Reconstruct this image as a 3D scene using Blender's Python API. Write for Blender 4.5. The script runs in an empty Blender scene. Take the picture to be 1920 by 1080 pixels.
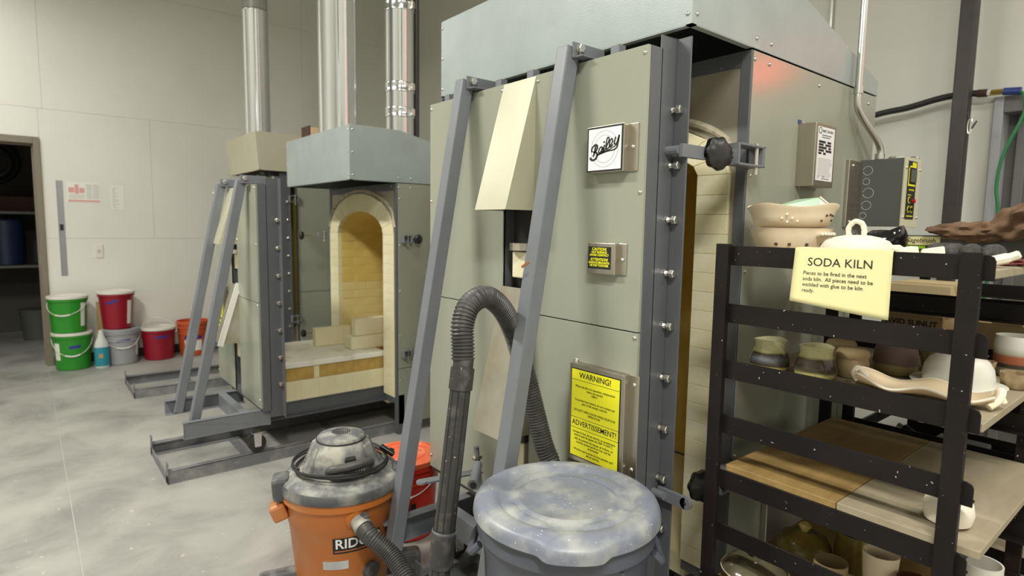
import bpy, math, random
from mathutils import Vector, Matrix
random.seed(7)
S = bpy.context.scene
COL = S.collection
R = math.radians

# ---------------------------------------------------------------- camera
cam_d = bpy.data.cameras.new('camera')
cam = bpy.data.objects.new('camera', cam_d); COL.objects.link(cam)
cam_d.sensor_width = 36.0
cam_d.lens = 1111.65 / 1920 * 36.0
cam_d.clip_start = 0.05
yaw, pitch, roll = R(50.59), R(-5.887), R(0.865)
fw = Vector((math.cos(yaw)*math.cos(pitch), math.sin(yaw)*math.cos(pitch), math.sin(pitch)))
rt = fw.cross(Vector((0, 0, 1))).normalized(); up = rt.cross(fw)
r2 = rt*math.cos(roll) + up*math.sin(roll); u2 = -rt*math.sin(roll) + up*math.cos(roll)
mw = Matrix((r2, u2, -fw)).transposed().to_4x4(); mw.translation = Vector((0, 0, 1.40))
cam.matrix_world = mw
cam_d.dof.use_dof = True; cam_d.dof.focus_distance = 1.65; cam_d.dof.aperture_fstop = 3.5
S.camera = cam

# ---------------------------------------------------------------- world, lights, exposure
W = bpy.data.worlds.new('world'); S.world = W; W.use_nodes = True
W.node_tree.nodes['Background'].inputs[0].default_value = (0.9, 0.95, 1.0, 1)
W.node_tree.nodes['Background'].inputs[1].default_value = 0.03
S.view_settings.view_transform = 'Standard'
S.view_settings.look = 'None'
S.view_settings.gamma = 1.0
S.view_settings.use_curve_mapping = False
S.view_settings.exposure = 0.18
LCOL = (1.0, 0.988, 0.915)
def area(name, loc, sx, sy, power, rot=(0, 0, 0), col=LCOL):
    d = bpy.data.lights.new(name, 'AREA'); d.shape = 'RECTANGLE'; d.size = sx; d.size_y = sy
    d.energy = power; d.color = col
    o = bpy.data.objects.new(name, d); COL.objects.link(o); o.location = loc; o.rotation_euler = rot
    return o
# rows of ceiling fluorescent fixtures, running along Y
for (lx, ly, p) in ((-0.25, -0.75, 112), (-0.85, 3.05, 118), (-0.85, 6.0, 30), (1.9, -1.4, 26), (1.9, 2.9, 12), (3.4, -1.6, 28)):
    area('ceiling_fixture_light', (lx, ly, 3.65), 0.30, 1.25, p)

# ---------------------------------------------------------------- helpers
class MB:
    def __init__(s): s.v = []; s.f = []
    def add(s, vs, fs):
        n = len(s.v); s.v += [tuple(p) for p in vs]; s.f += [tuple(n+i for i in q) for q in fs]; return s
    def box(s, x0, x1, y0, y1, z0, z1):
        return s.add([(x0,y0,z0),(x1,y0,z0),(x1,y1,z0),(x0,y1,z0),(x0,y0,z1),(x1,y0,z1),(x1,y1,z1),(x0,y1,z1)],
                     [(0,3,2,1),(4,5,6,7),(0,1,5,4),(1,2,6,5),(2,3,7,6),(3,0,4,7)])
    def bar(s, p0, p1, w, h, side=(0,1,0)):
        p0 = Vector(p0); p1 = Vector(p1); d = (p1-p0).normalized(); a = Vector(side); a = (a - d*a.dot(d)).normalized(); b = d.cross(a)
        vs = []
        for p in (p0, p1):
            for i, j in ((-1,-1),(1,-1),(1,1),(-1,1)): vs.append(p + a*(w/2*i) + b*(h/2*j))
        return s.add(vs, [(3,2,1,0),(4,5,6,7),(0,1,5,4),(1,2,6,5),(2,3,7,6),(3,0,4,7)])
    def cyl(s, p0, p1, r0, r1=None, n=16, cap=True):
        if r1 is None: r1 = r0
        return s.tube([p0, p1], [r0, r1], n, cap)
    def tube(s, path, rad, n=12, cap=True):
        path = [Vector(p) for p in path]
        if not isinstance(rad, (list, tuple)): rad = [rad]*len(path)
        t = (path[1]-path[0]).normalized(); a = t.orthogonal().normalized(); vs = []
        for i, p in enumerate(path):
            if i == 0: t2 = path[1]-p
            elif i == len(path)-1: t2 = p-path[-2]
            else: t2 = path[i+1]-path[i-1]
            if t2.length < 1e-9: t2 = t
            t2 = t2.normalized(); q = t.rotation_difference(t2); a = (q @ a); a = (a - t2*a.dot(t2)).normalized(); b = t2.cross(a); t = t2
            for k in range(n):
                c = 2*math.pi*k/n; vs.append(p + (a*math.cos(c) + b*math.sin(c))*rad[i])
        fs = []
        for i in range(len(path)-1):
            for k in range(n):
                k2 = (k+1) % n; fs.append((i*n+k, i*n+k2, (i+1)*n+k2, (i+1)*n+k))
        if cap: fs.append(tuple(range(n-1, -1, -1))); fs.append(tuple((len(path)-1)*n+k for k in range(n)))
        return s.add(vs, fs)
    def lathe(s, c, prof, n=32, mod=None, squash=1.0):
        # revolve (r, z) profile round the vertical through c; mod(angle, r, z) -> (r, z)
        vs = []; fs = []; m = len(prof)
        for k in range(n):
            a = 2*math.pi*k/n
            for (r, z) in prof:
                if mod: r, z = mod(a, r, z)
                vs.append((c[0]+r*math.cos(a), c[1]+r*math.sin(a)*squash, c[2]+z))
        for k in range(n):
            k2 = (k+1) % n
            for i in range(m-1):
                fs.append((k*m+i, k2*m+i, k2*m+i+1, k*m+i+1))
        return s.add(vs, fs)
    def prism(s, poly, vec):
        n = len(poly); vec = Vector(vec); vs = [Vector(p) for p in poly]; vs += [p+vec for p in vs]
        fs = [tuple(range(n-1, -1, -1)), tuple(range(n, 2*n))]
        for i in range(n):
            j = (i+1) % n; fs.append((i, j, n+j, n+i))
        return s.add(vs, fs)
    def build(s, name, mat, parent=None, smooth=False, bevel=0.0, sharp=35, solid=0.0, at=None, seg=2, subd=0):
        import bmesh
        me = bpy.data.meshes.new(name)
        off = Vector(at) if at is not None else (parent['_b'] if parent is not None and '_b' in parent else Vector((0,0,0)))
        off = Vector(off)
        me.from_pydata([tuple(Vector(p)-off) for p in s.v], [], s.f)
        bm = bmesh.new(); bm.from_mesh(me); bmesh.ops.remove_doubles(bm, verts=bm.verts, dist=1e-6)
        bmesh.ops.recalc_face_normals(bm, faces=bm.faces); bm.to_mesh(me); bm.free()
        if smooth:
            me.polygons.foreach_set('use_smooth', [True]*len(me.polygons)); me.set_sharp_from_angle(angle=R(sharp))
        me.materials.append(mat)
        o = bpy.data.objects.new(name, me); COL.objects.link(o)
        if parent is not None: o.parent = parent
        if at is not None: o.location = off; o['_b'] = list(off)
        if solid:
            m = o.modifiers.new('solid', 'SOLIDIFY'); m.thickness = solid; m.offset = -1
        if bevel:
            m = o.modifiers.new('bevel', 'BEVEL'); m.width = bevel; m.segments = seg; m.limit_method = 'ANGLE'; m.angle_limit = R(40)
        if subd:
            m = o.modifiers.new('sub', 'SUBSURF'); m.levels = subd; m.render_levels = subd
        return o

BASE = {}
def empty(name, loc):
    o = bpy.data.objects.new(name, None); COL.objects.link(o); o.location = loc; o.empty_display_size = 0.1
    o['_b'] = list(loc)
    return o
def tag(o, label, cat, group=None):
    o['label'] = label; o['category'] = cat
    if group: o['group'] = group
    return o
def structure(o): o['kind'] = 'structure'; return o
def sub(parent):
    """children of a part keep the thing's base as their offset"""
    t = parent
    while t.parent is not None: t = t.parent
    parent['_b'] = list(t['_b']) if '_b' in t else [0.0, 0.0, 0.0]
    return parent
def inst(src, parent, loc, rot=None, name=None):
    o = bpy.data.objects.new(name or src.name.split('.')[0], src.data); COL.objects.link(o)
    o.parent = parent
    b = Vector(parent['_b']) if parent is not None and '_b' in parent else Vector((0,0,0))
    o.location = Vector(loc) - b
    if rot: o.rotation_euler = rot
    for m in src.modifiers:
        n = o.modifiers.new(m.name, m.type)
        if m.type == 'BEVEL': n.width = m.width; n.segments = m.segments; n.limit_method = 'ANGLE'; n.angle_limit = m.angle_limit
    return o
class Proto:
    """mesh data shared between alike pieces"""
    def __init__(s, name, mb, mat, smooth=False):
        me = bpy.data.meshes.new(name); me.from_pydata(mb.v, [], mb.f)
        import bmesh
        bm = bmesh.new(); bm.from_mesh(me); bmesh.ops.remove_doubles(bm, verts=bm.verts, dist=1e-6); bmesh.ops.recalc_face_normals(bm, faces=bm.faces); bm.to_mesh(me); bm.free()
        if smooth: me.polygons.foreach_set('use_smooth', [True]*len(me.polygons)); me.set_sharp_from_angle(angle=R(40))
        me.materials.append(mat); s.me = me; s.name = name
    def put(s, parent, loc, rot=None, scale=None):
        o = bpy.data.objects.new(s.name, s.me); COL.objects.link(o)
        b = Vector((0,0,0))
        if parent is not None:
            o.parent = parent
            if '_b' in parent: b = Vector(parent['_b'])
        o.location = Vector(loc) - b
        if rot: o.rotation_euler = rot
        if scale: o.scale = scale
        return o
def bbox_brick(dx, dy, dz, c=0.003):
    """brick centred on the origin with chamfered edges (24 verts)"""
    m = MB(); hx, hy, hz = dx/2, dy/2, dz/2; vs = []; idx = {}
    for sx in (-1,1):
        for sy in (-1,1):
            for sz in (-1,1):
                for ax in range(3):
                    p = [sx*(hx-c), sy*(hy-c), sz*(hz-c)]; p[ax] = (sx*hx, sy*hy, sz*hz)[ax]
                    idx[(sx,sy,sz,ax)] = len(vs); vs.append(tuple(p))
    fs = []
    for ax in range(3):
        o = [i for i in range(3) if i != ax]
        for s_ in (-1,1):
            q = []
            for a, b in ((-1,-1),(1,-1),(1,1),(-1,1)):
                k = [0,0,0]; k[ax] = s_; k[o[0]] = a; k[o[1]] = b; q.append(idx[(k[0],k[1],k[2],ax)])
            fs.append(tuple(q))
    for ax in range(3):
        o = [i for i in range(3) if i != ax]
        for a in (-1,1):
            for b in (-1,1):
                q = []
                for s_, fa in ((-1,o[0]),(1,o[0]),(1,o[1]),(-1,o[1])):
                    k = [0,0,0]; k[ax] = s_; k[o[0]] = a; k[o[1]] = b; q.append(idx[(k[0],k[1],k[2],fa)])
                fs.append(tuple(q))
    for sx in (-1,1):
        for sy in (-1,1):
            for sz in (-1,1): fs.append(tuple(idx[(sx,sy,sz,a)] for a in range(3)))
    return m.add(vs, fs)
def catmull(pts, n=8):
    P = [Vector(p) for p in pts]; P = [2*P[0]-P[1]] + P + [2*P[-1]-P[-2]]; out = []
    for i in range(1, len(P)-2):
        for k in range(n):
            t = k/n; a, b, c, d = P[i-1], P[i], P[i+1], P[i+2]
            out.append(0.5*((2*b) + (c-a)*t + (2*a-5*b+4*c-d)*t*t + (-a+3*b-3*c+d)*t**3))
    out.append(P[-2]); return out
def resample(path, step):
    out = [path[0]]; acc = 0.0
    for i in range(1, len(path)):
        a = path[i-1]; b = path[i]; L = (b-a).length
        if L < 1e-9: continue
        t = step-acc
        while t <= L:
            out.append(a.lerp(b, t/L)); t += step
        acc = (acc+L) % step
    return out
def corrugated(path, r, pitch=0.009, depth=0.0028, n=18):
    p = resample(path, pitch/4); m = MB()
    return m.tube(p, [r + (depth if i % 4 in (1, 2) else -depth*0.6) for i in range(len(p))], n)

# text: flat lettering as mesh.  right / upv give the reading directions
def lettering(txt, size, mat, parent, org, right, upv, align='CENTER', shear=0.0, offset=0.0, name='lettering', ext=0.0003, spacing=1.0, line=1.0, mapf=None, bold=0.0, squeeze=1.0):
    cu = bpy.data.curves.new('txt', 'FONT'); cu.body = txt; cu.size = size; cu.align_x = align; cu.align_y = 'CENTER'
    cu.shear = shear; cu.offset = offset; cu.extrude = ext; cu.space_character = spacing; cu.space_line = line; cu.resolution_u = 3
    t = bpy.data.objects.new('txt', cu); me = bpy.data.meshes.new_from_object(t); bpy.data.objects.remove(t); bpy.data.curves.remove(cu)
    me.name = name; me.materials.clear(); me.materials.append(mat)
    b = Vector(parent['_b']) if parent is not None and '_b' in parent else Vector((0,0,0))
    rv = Vector(right).normalized(); uv = Vector(upv).normalized(); nv = rv.cross(uv)
    for v in me.vertices:
        c = v.co
        if mapf: v.co = mapf(c.x*squeeze, c.y, c.z) - b
        else: v.co = Vector(org) + rv*(c.x*squeeze) + uv*c.y + nv*c.z - b
    o = bpy.data.objects.new(name, me); COL.objects.link(o)
    if parent is not None: o.parent = parent
    return o
FX = ((0,-1,0), (0,0,1))      # reading directions on a face that looks towards -X
FY = ((1,0,0), (0,0,1))       # ... on a face that looks towards -Y

# ---------------------------------------------------------------- materials
def mat(name, col, rough=0.5, metal=0.0, col2=None, scale=8.0, lo=0.35, hi=0.65, bump=0.0, bscale=60.0, spec=0.5, coords='Object', stretch=None, detail=4.0, distort=0.0, specks=None, speck_scale=60, speck_thr=0.72, rough2=None, trans=0.0, coat=0.0, dust=None):
    m = bpy.data.materials.new(name); m.use_nodes = True; nt = m.node_tree; N = nt.nodes; L = nt.links
    p = N['Principled BSDF']
    p.inputs['Base Color'].default_value = (*col, 1); p.inputs['Roughness'].default_value = rough; p.inputs['Metallic'].default_value = metal
    p.inputs['Specular IOR Level'].default_value = spec
    if trans: p.inputs['Transmission Weight'].default_value = trans
    if coat: p.inputs['Coat Weight'].default_value = coat; p.inputs['Coat Roughness'].default_value = 0.1
    tc = N.new('ShaderNodeTexCoord'); src = tc.outputs[coords]
    if stretch:
        mp = N.new('ShaderNodeMapping'); mp.inputs['Scale'].default_value = stretch; L.new(src, mp.inputs['Vector']); src = mp.outputs['Vector']
    cur = None
    if col2 is not None:
        n = N.new('ShaderNodeTexNoise'); n.inputs['Scale'].default_value = scale; n.inputs['Detail'].default_value = detail; n.inputs['Distortion'].default_value = distort; n.inputs['Roughness'].default_value = 0.6
        L.new(src, n.inputs['Vector'])
        r = N.new('ShaderNodeMapRange'); r.inputs['From Min'].default_value = lo; r.inputs['From Max'].default_value = hi; L.new(n.outputs['Fac'], r.inputs['Value'])
        mx = N.new('ShaderNodeMix'); mx.data_type = 'RGBA'; mx.inputs[6].default_value = (*col, 1); mx.inputs[7].default_value = (*col2, 1)
        L.new(r.outputs['Result'], mx.inputs[0]); cur = mx.outputs[2]
        if rough2 is not None:
            rr = N.new('ShaderNodeMapRange'); rr.inputs['To Min'].default_value = rough; rr.inputs['To Max'].default_value = rough2
            L.new(r.outputs['Result'], rr.inputs['Value']); L.new(rr.outputs['Result'], p.inputs['Roughness'])
    if dust is not None:      # pale dust in large soft patches: (colour, scale, lo, hi)
        n = N.new('ShaderNodeTexNoise'); n.inputs['Scale'].default_value = dust[1]; n.inputs['Detail'].default_value = 6; L.new(tc.outputs[coords], n.inputs['Vector'])
        r = N.new('ShaderNodeMapRange'); r.inputs['From Min'].default_value = dust[2]; r.inputs['From Max'].default_value = dust[3]; L.new(n.outputs['Fac'], r.inputs['Value'])
        mx = N.new('ShaderNodeMix'); mx.data_type = 'RGBA'; mx.inputs[6].default_value = (*col, 1); mx.inputs[7].default_value = (*dust[0], 1)
        if cur: L.new(cur, mx.inputs[6])
        L.new(r.outputs['Result'], mx.inputs[0]); cur = mx.outputs[2]
    if specks is not None:
        n = N.new('ShaderNodeTexNoise'); n.inputs['Scale'].default_value = speck_scale; n.inputs['Detail'].default_value = 2; L.new(tc.outputs[coords], n.inputs['Vector'])
        r = N.new('ShaderNodeMapRange'); r.inputs['From Min'].default_value = speck_thr; r.inputs['From Max'].default_value = speck_thr+0.03; L.new(n.outputs['Fac'], r.inputs['Value'])
        mx = N.new('ShaderNodeMix'); mx.data_type = 'RGBA'; mx.inputs[6].default_value = (*col, 1); mx.inputs[7].default_value = (*specks, 1)
        if cur: L.new(cur, mx.inputs[6])
        L.new(r.outputs['Result'], mx.inputs[0]); cur = mx.outputs[2]
    if cur: L.new(cur, p.inputs['Base Color'])
    if bump:
        n = N.new('ShaderNodeTexNoise'); n.inputs['Scale'].default_value = bscale; n.inputs['Detail'].default_value = 4; L.new(src, n.inputs['Vector'])
        b = N.new('ShaderNodeBump'); b.inputs['Strength'].default_value = bump; b.inputs['Distance'].default_value = 0.004; L.new(n.outputs['Fac'], b.inputs['Height']); L.new(b.outputs['Normal'], p.inputs['Normal'])
    return m
def zbands(name, stops, rough=0.3, spec=0.5, specks=None, wob=0.02, wscale=14):
    """glaze bands over the height of the object (generated z, softly wavering)"""
    m = bpy.data.materials.new(name); m.use_nodes = True; nt = m.node_tree; N = nt.nodes; L = nt.links; p = N['Principled BSDF']
    p.inputs['Roughness'].default_value = rough; p.inputs['Specular IOR Level'].default_value = spec
    tc = N.new('ShaderNodeTexCoord'); sx = N.new('ShaderNodeSeparateXYZ'); L.new(tc.outputs['Generated'], sx.inputs[0])
    n = N.new('ShaderNodeTexNoise'); n.inputs['Scale'].default_value = wscale; L.new(tc.outputs['Object'], n.inputs['Vector'])
    a = N.new('ShaderNodeMath'); a.operation = 'MULTIPLY_ADD'; a.inputs[1].default_value = wob*4; L.new(n.outputs['Fac'], a.inputs[0]); L.new(sx.outputs['Z'], a.inputs[2])
    c = N.new('ShaderNodeValToRGB'); c.color_ramp.interpolation = 'LINEAR'
    while len(c.color_ramp.elements) < len(stops): c.color_ramp.elements.new(0.5)
    for e, (pos, col) in zip(c.color_ramp.elements, stops): e.position = pos; e.color = (*col, 1)
    L.new(a.outputs[0], c.inputs[0]); cur = c.outputs[0]
    if specks:
        n2 = N.new('ShaderNodeTexNoise'); n2.inputs['Scale'].default_value = 260; L.new(tc.outputs['Object'], n2.inputs['Vector'])
        r = N.new('ShaderNodeMapRange'); r.inputs['From Min'].default_value = 0.66; r.inputs['From Max'].default_value = 0.7; L.new(n2.outputs['Fac'], r.inputs['Value'])
        mx = N.new('ShaderNodeMix'); mx.data_type = 'RGBA'; mx.inputs[7].default_value = (*specks, 1); L.new(cur, mx.inputs[6]); L.new(r.outputs['Result'], mx.inputs[0]); cur = mx.outputs[2]
    L.new(cur, p.inputs['Base Color'])
    return m

M = {}
M['wall'] = mat('wall_paint', (0.76, 0.755, 0.69), 0.75, col2=(0.72, 0.715, 0.65), scale=1.3, bump=0.08, bscale=30)
M['ceil'] = mat('ceiling_paint', (0.62, 0.61, 0.55), 0.9)
M['store'] = mat('storeroom_unlit_tone', (0.10, 0.092, 0.082), 0.9)  # near-black base colour stands in for the storeroom's lack of light
M['floor'] = mat('concrete', (0.38, 0.372, 0.342), 0.42, col2=(0.215, 0.212, 0.198), scale=2.3, lo=0.40, hi=0.70, distort=0.5, bump=0.1, bscale=45, detail=9, rough2=0.6, specks=(0.50, 0.48, 0.43), speck_scale=26, speck_thr=0.70, dust=((0.47, 0.458, 0.42), 1.3, 0.50, 0.72))
M['joint'] = mat('joint_filler', (0.47, 0.46, 0.42), 0.9)
M['panel'] = mat('khaki_panel_paint', (0.330, 0.342, 0.275), 0.20, col2=(0.318, 0.328, 0.258), scale=2.0, bump=0.02, bscale=200, specks=(0.55, 0.55, 0.5), speck_scale=55, speck_thr=0.80)
M['hood'] = mat('hammered_grey_paint', (0.365, 0.41, 0.40), 0.36, col2=(0.32, 0.362, 0.352), scale=5, bump=0.10, bscale=260)
M['hood_beige'] = mat('beige_hood_paint', (0.52, 0.49, 0.37), 0.5, col2=(0.46, 0.40, 0.24), scale=2.2, lo=0.5, hi=0.75)
M['flue_cover'] = mat('pale_cover_metal', (0.58, 0.56, 0.42), 0.34, metal=0.25, col2=(0.54, 0.52, 0.39), scale=3)
M['stain'] = mat('heat_stained_steel', (0.42, 0.36, 0.26), 0.36, metal=0.6, col2=(0.55, 0.53, 0.46), scale=4.5)
M['frame'] = mat('dark_grey_frame_paint', (0.108, 0.113, 0.124), 0.42, col2=(0.094, 0.099, 0.110), scale=3, specks=(0.35, 0.35, 0.34), speck_scale=70, speck_thr=0.78)
M['strut'] = mat('blue_grey_steel_paint', (0.185, 0.195, 0.218), 0.40, col2=(0.160, 0.169, 0.19), scale=4, specks=(0.45, 0.45, 0.43), speck_scale=60, speck_thr=0.78)
M['track'] = mat('dusty_track_steel', (0.165, 0.168, 0.18), 0.5, col2=(0.30, 0.29, 0.27), scale=9, lo=0.5, hi=0.75)
M['zinc'] = mat('zinc_fastener', (0.72, 0.70, 0.64), 0.28, metal=1.0)
M['galv'] = mat('galvanised_duct', (0.76, 0.77, 0.78), 0.16, metal=1.0, col2=(0.66, 0.68, 0.70), scale=2.5, bump=0.05, bscale=3, stretch=(1, 1, 0.25))
M['stainless'] = mat('brushed_stainless', (0.56, 0.52, 0.44), 0.34, metal=1.0, col2=(0.50, 0.46, 0.39), scale=40, stretch=(1, 1, 0.06))
M['plate'] = mat('stainless_front_plate', (0.40, 0.37, 0.29), 0.42, metal=0.55, col2=(0.36, 0.33, 0.25), scale=3)
M['brick'] = mat('cream_firebrick', (0.82, 0.76, 0.53), 0.9, col2=(0.78, 0.70, 0.44), scale=6, bump=0.25, bscale=120)
M['brick2'] = mat('cream_firebrick_pale', (0.84, 0.79, 0.58), 0.9, col2=(0.78, 0.71, 0.45), scale=7, bump=0.25, bscale=120)
M['brickY'] = mat('soda_yellowed_firebrick', (0.80, 0.62, 0.20), 0.85, col2=(0.72, 0.53, 0.15), scale=5, bump=0.2, bscale=120)
M['brickP'] = mat('pale_soda_firebrick', (0.82, 0.70, 0.34), 0.85, col2=(0.76, 0.62, 0.26), scale=5, bump=0.2, bscale=120)
M['brickB'] = mat('browned_firebrick', (0.40, 0.24, 0.05), 0.8, col2=(0.55, 0.37, 0.11), scale=9, bump=0.3, bscale=90)
M['mortar'] = mat('mortar', (0.55, 0.46, 0.22), 0.95)
M['fibre'] = mat('ceramic_fibre', (0.62, 0.56, 0.42), 1.0, col2=(0.36, 0.31, 0.22), scale=30, bump=0.6, bscale=60)
M['shelfwash'] = mat('kiln_shelf', (0.86, 0.84, 0.75), 0.8, col2=(0.66, 0.60, 0.42), scale=6, lo=0.5, hi=0.7, bump=0.2, bscale=40)
M['black'] = mat('black_plastic', (0.012, 0.012, 0.012), 0.35)
M['dark'] = mat('dark_void', (0.02, 0.019, 0.017), 0.8)
M['rubber'] = mat('black_rubber', (0.022, 0.021, 0.021), 0.6)
M['hose'] = mat('vacuum_hose_plastic', (0.045, 0.043, 0.042), 0.45, col2=(0.075, 0.072, 0.068), scale=20)
M['wand'] = mat('dusty_black_wand', (0.035, 0.033, 0.032), 0.5, col2=(0.12, 0.115, 0.105), scale=28, lo=0.5, hi=0.8, specks=(0.5, 0.47, 0.4), speck_scale=75, speck_thr=0.73)
M['rack'] = mat('rack_black_paint', (0.010, 0.008, 0.008), 0.42, col2=(0.016, 0.012, 0.012), scale=6, specks=(0.55, 0.53, 0.53), speck_scale=120, speck_thr=0.73, spec=.2)
M['rackclean'] = mat('rack_black_paint_clean', (0.010, 0.008, 0.008), 0.45, spec=.2)
M['white'] = mat('white_print', (0.86, 0.86, 0.86), 0.4)
M['ink'] = mat('black_ink', (0.012, 0.012, 0.012), 0.6)
M['yellow'] = mat('yellow_sign', (0.88, 0.83, 0.02), 0.4)
M['paper'] = mat('cream_paper', (0.82, 0.76, 0.40), 0.85)
M['paperW'] = mat('white_paper', (0.80, 0.79, 0.73), 0.85)
M['pink'] = mat('faded_red_print', (0.72, 0.36, 0.34), 0.85)
M['greyprint'] = mat('faded_grey_print', (0.52, 0.52, 0.50), 0.85)
M['doorframe'] = mat('brown_door_frame', (0.20, 0.17, 0.125), 0.5)
M['green'] = mat('green_bucket', (0.025, 0.26, 0.02), 0.35)
M['crimson'] = mat('crimson_bucket', (0.29, 0.006, 0.022), 0.35)
M['greyb'] = mat('grey_bucket', (0.34, 0.34, 0.36), 0.4)
M['orangeb'] = mat('orange_bucket', (0.55, 0.09, 0.025), 0.35)
M['redb'] = mat('red_bucket', (0.66, 0.035, 0.015), 0.35)
M['redlid'] = mat('red_lid', (0.82, 0.15, 0.06), 0.4, dust=((0.85, 0.40, 0.28), 8, 0.5, 0.75))
M['lidwhite'] = mat('white_lid', (0.72, 0.70, 0.64), 0.4, col2=(0.62, 0.58, 0.48), scale=8, lo=0.55, hi=0.75)
M['bluetape'] = mat('blue_tape', (0.03, 0.035, 0.26), 0.5)
M['tan'] = mat('tan_board', (0.46, 0.33, 0.14), 0.8)
M['teal'] = mat('teal_label', (0.02, 0.25, 0.33), 0.4)
M['orange'] = mat('orange_drum_plastic', (0.52, 0.155, 0.025), 0.42, col2=(0.46, 0.16, 0.045), scale=3, dust=((0.55, 0.32, 0.17), 3.0, 0.45, 0.8))
M['vacgrey'] = mat('dusty_grey_vacuum_plastic', (0.13, 0.132, 0.14), 0.6, dust=((0.42, 0.41, 0.35), 16, 0.42, 0.66))
M['vacgrey2'] = mat('vacuum_grey_plastic', (0.075, 0.077, 0.085), 0.5, dust=((0.30, 0.29, 0.26), 14, 0.45, 0.75))
M['can'] = mat('grey_can_plastic', (0.085, 0.091, 0.118), 0.42, specks=(0.55, 0.55, 0.52), speck_scale=60, speck_thr=0.76)
M['canlid'] = mat('dusty_can_lid_plastic', (0.20, 0.215, 0.265), 0.38, dust=((0.40, 0.405, 0.385), 13, 0.44, 0.70), specks=(0.80, 0.79, 0.74), speck_scale=130, speck_thr=0.72)
M['boxgrey'] = mat('grey_enclosure_paint', (0.105, 0.11, 0.10), 0.45)
M['beige'] = mat('beige_enclosure_paint', (0.60, 0.58, 0.42), 0.45)
M['conduit'] = mat('conduit_metal', (0.62, 0.63, 0.60), 0.3, metal=1.0)
M['blackpipe'] = mat('black_iron', (0.035, 0.028, 0.026), 0.45, col2=(0.05, 0.038, 0.034), scale=12)
M['cable'] = mat('green_hose', (0.02, 0.20, 0.06), 0.4)
M['blue'] = mat('blue_plastic', (0.03, 0.05, 0.22), 0.4)
M['blue_dimmed'] = mat('blue_plastic_dimmed', (0.012, 0.022, 0.07), 0.5)  # blue darkened in its base colour, shade for the bin in the unlit room
M['brass'] = mat('brass', (0.55, 0.38, 0.10), 0.3, metal=1.0)
M['wood'] = mat('ply_board', (0.34, 0.225, 0.08), 0.6, col2=(0.245, 0.15, 0.05), scale=5, stretch=(0.6, 7, 6), lo=0.3, hi=0.7)
M['wood2'] = mat('grey_ply_board', (0.36, 0.305, 0.21), 0.7, col2=(0.30, 0.25, 0.165), scale=5, stretch=(1, 4, 4), specks=(0.6, 0.57, 0.5), speck_scale=30, speck_thr=0.75)
M['bisque'] = mat('bisque_clay', (0.90, 0.74, 0.53), 0.85, col2=(0.92, 0.80, 0.62), scale=12, bump=0.1, bscale=90)
M['dishclay'] = mat('dish_clay', (0.66, 0.52, 0.34), 0.8, bump=0.05, bscale=90)
M['bisqueW'] = mat('white_bisque', (0.80, 0.73, 0.60), 0.8, bump=0.05, bscale=90)
M['porcelain'] = mat('white_glaze', (0.70, 0.68, 0.60), 0.35)
M['celadon'] = mat('celadon_glaze', (0.35, 0.52, 0.36), 0.3)
M['tanclay'] = mat('tan_clay', (0.42, 0.31, 0.17), 0.85, bump=0.1, bscale=80)
M['tanclay2'] = mat('bark_clay', (0.44, 0.34, 0.20), 0.9, col2=(0.20, 0.13, 0.06), scale=18, bump=0.6, bscale=40)
M['glaze_mug'] = zbands('mug_glaze', [(0.0, (0.58, 0.53, 0.20)), (0.18, (0.58, 0.53, 0.20)), (0.24, (0.05, 0.035, 0.02)), (0.45, (0.15, 0.16, 0.19)), (0.60, (0.07, 0.05, 0.03)), (0.66, (0.58, 0.54, 0.26)), (1.0, (0.52, 0.50, 0.30))], 0.18, specks=(0.08, 0.06, 0.03), wob=0.02)
M['glaze_mug2'] = zbands('mug_glaze_dark', [(0.0, (0.58, 0.53, 0.20)), (0.22, (0.56, 0.52, 0.20)), (0.30, (0.10, 0.08, 0.05)), (0.44, (0.04, 0.03, 0.02)), (0.66, (0.10, 0.075, 0.05)), (0.74, (0.54, 0.50, 0.24)), (1.0, (0.54, 0.50, 0.28))], 0.15, specks=(0.08, 0.06, 0.03), wob=0.03)
M['glaze_pot'] = zbands('purple_pot_glaze', [(0.0, (0.36, 0.28, 0.13)), (0.34, (0.36, 0.28, 0.13)), (0.38, (0.17, 0.11, 0.095)), (1.0, (0.16, 0.105, 0.10))], 0.6, wob=0.03, wscale=10)
M['glaze_cup'] = zbands('banded_cup_glaze', [(0.0, (0.40, 0.36, 0.24)), (0.25, (0.40, 0.36, 0.24)), (0.28, (0.06, 0.045, 0.035)), (0.36, (0.06, 0.045, 0.035)), (0.39, (0.34, 0.10, 0.05)), (0.55, (0.34, 0.11, 0.05)), (0.62, (0.40, 0.42, 0.33)), (0.75, (0.60, 0.60, 0.53)), (1.0, (0.66, 0.65, 0.58))], 0.3, wob=0.01)
M['glaze_olive'] = mat('olive_glaze', (0.24, 0.20, 0.035), 0.25, col2=(0.14, 0.07, 0.02), scale=9)
M['glaze_brown'] = mat('brown_glaze', (0.085, 0.030, 0.018), 0.3)
M['greygreen'] = mat('smoke_glass_lid', (0.14, 0.13, 0.08), 0.12, col2=(0.10, 0.09, 0.05), scale=6)
M['leather'] = mat('brown_suede', (0.21, 0.125, 0.075), 0.9, col2=(0.12, 0.066, 0.036), scale=14, bump=0.4, bscale=60)
M['darkknit'] = mat('dark_knit', (0.035, 0.033, 0.032), 0.9, col2=(0.08, 0.075, 0.07), scale=70, bump=0.6, bscale=200)
M['redcloth'] = mat('dark_red_cloth', (0.16, 0.035, 0.025), 0.9, bump=0.4, bscale=80)
M['gloss_black'] = mat('gloss_black', (0.008, 0.008, 0.009), 0.1)
M['card'] = mat('cardboard', (0.42, 0.29, 0.15), 0.85, col2=(0.38, 0.26, 0.13), scale=5)
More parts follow.
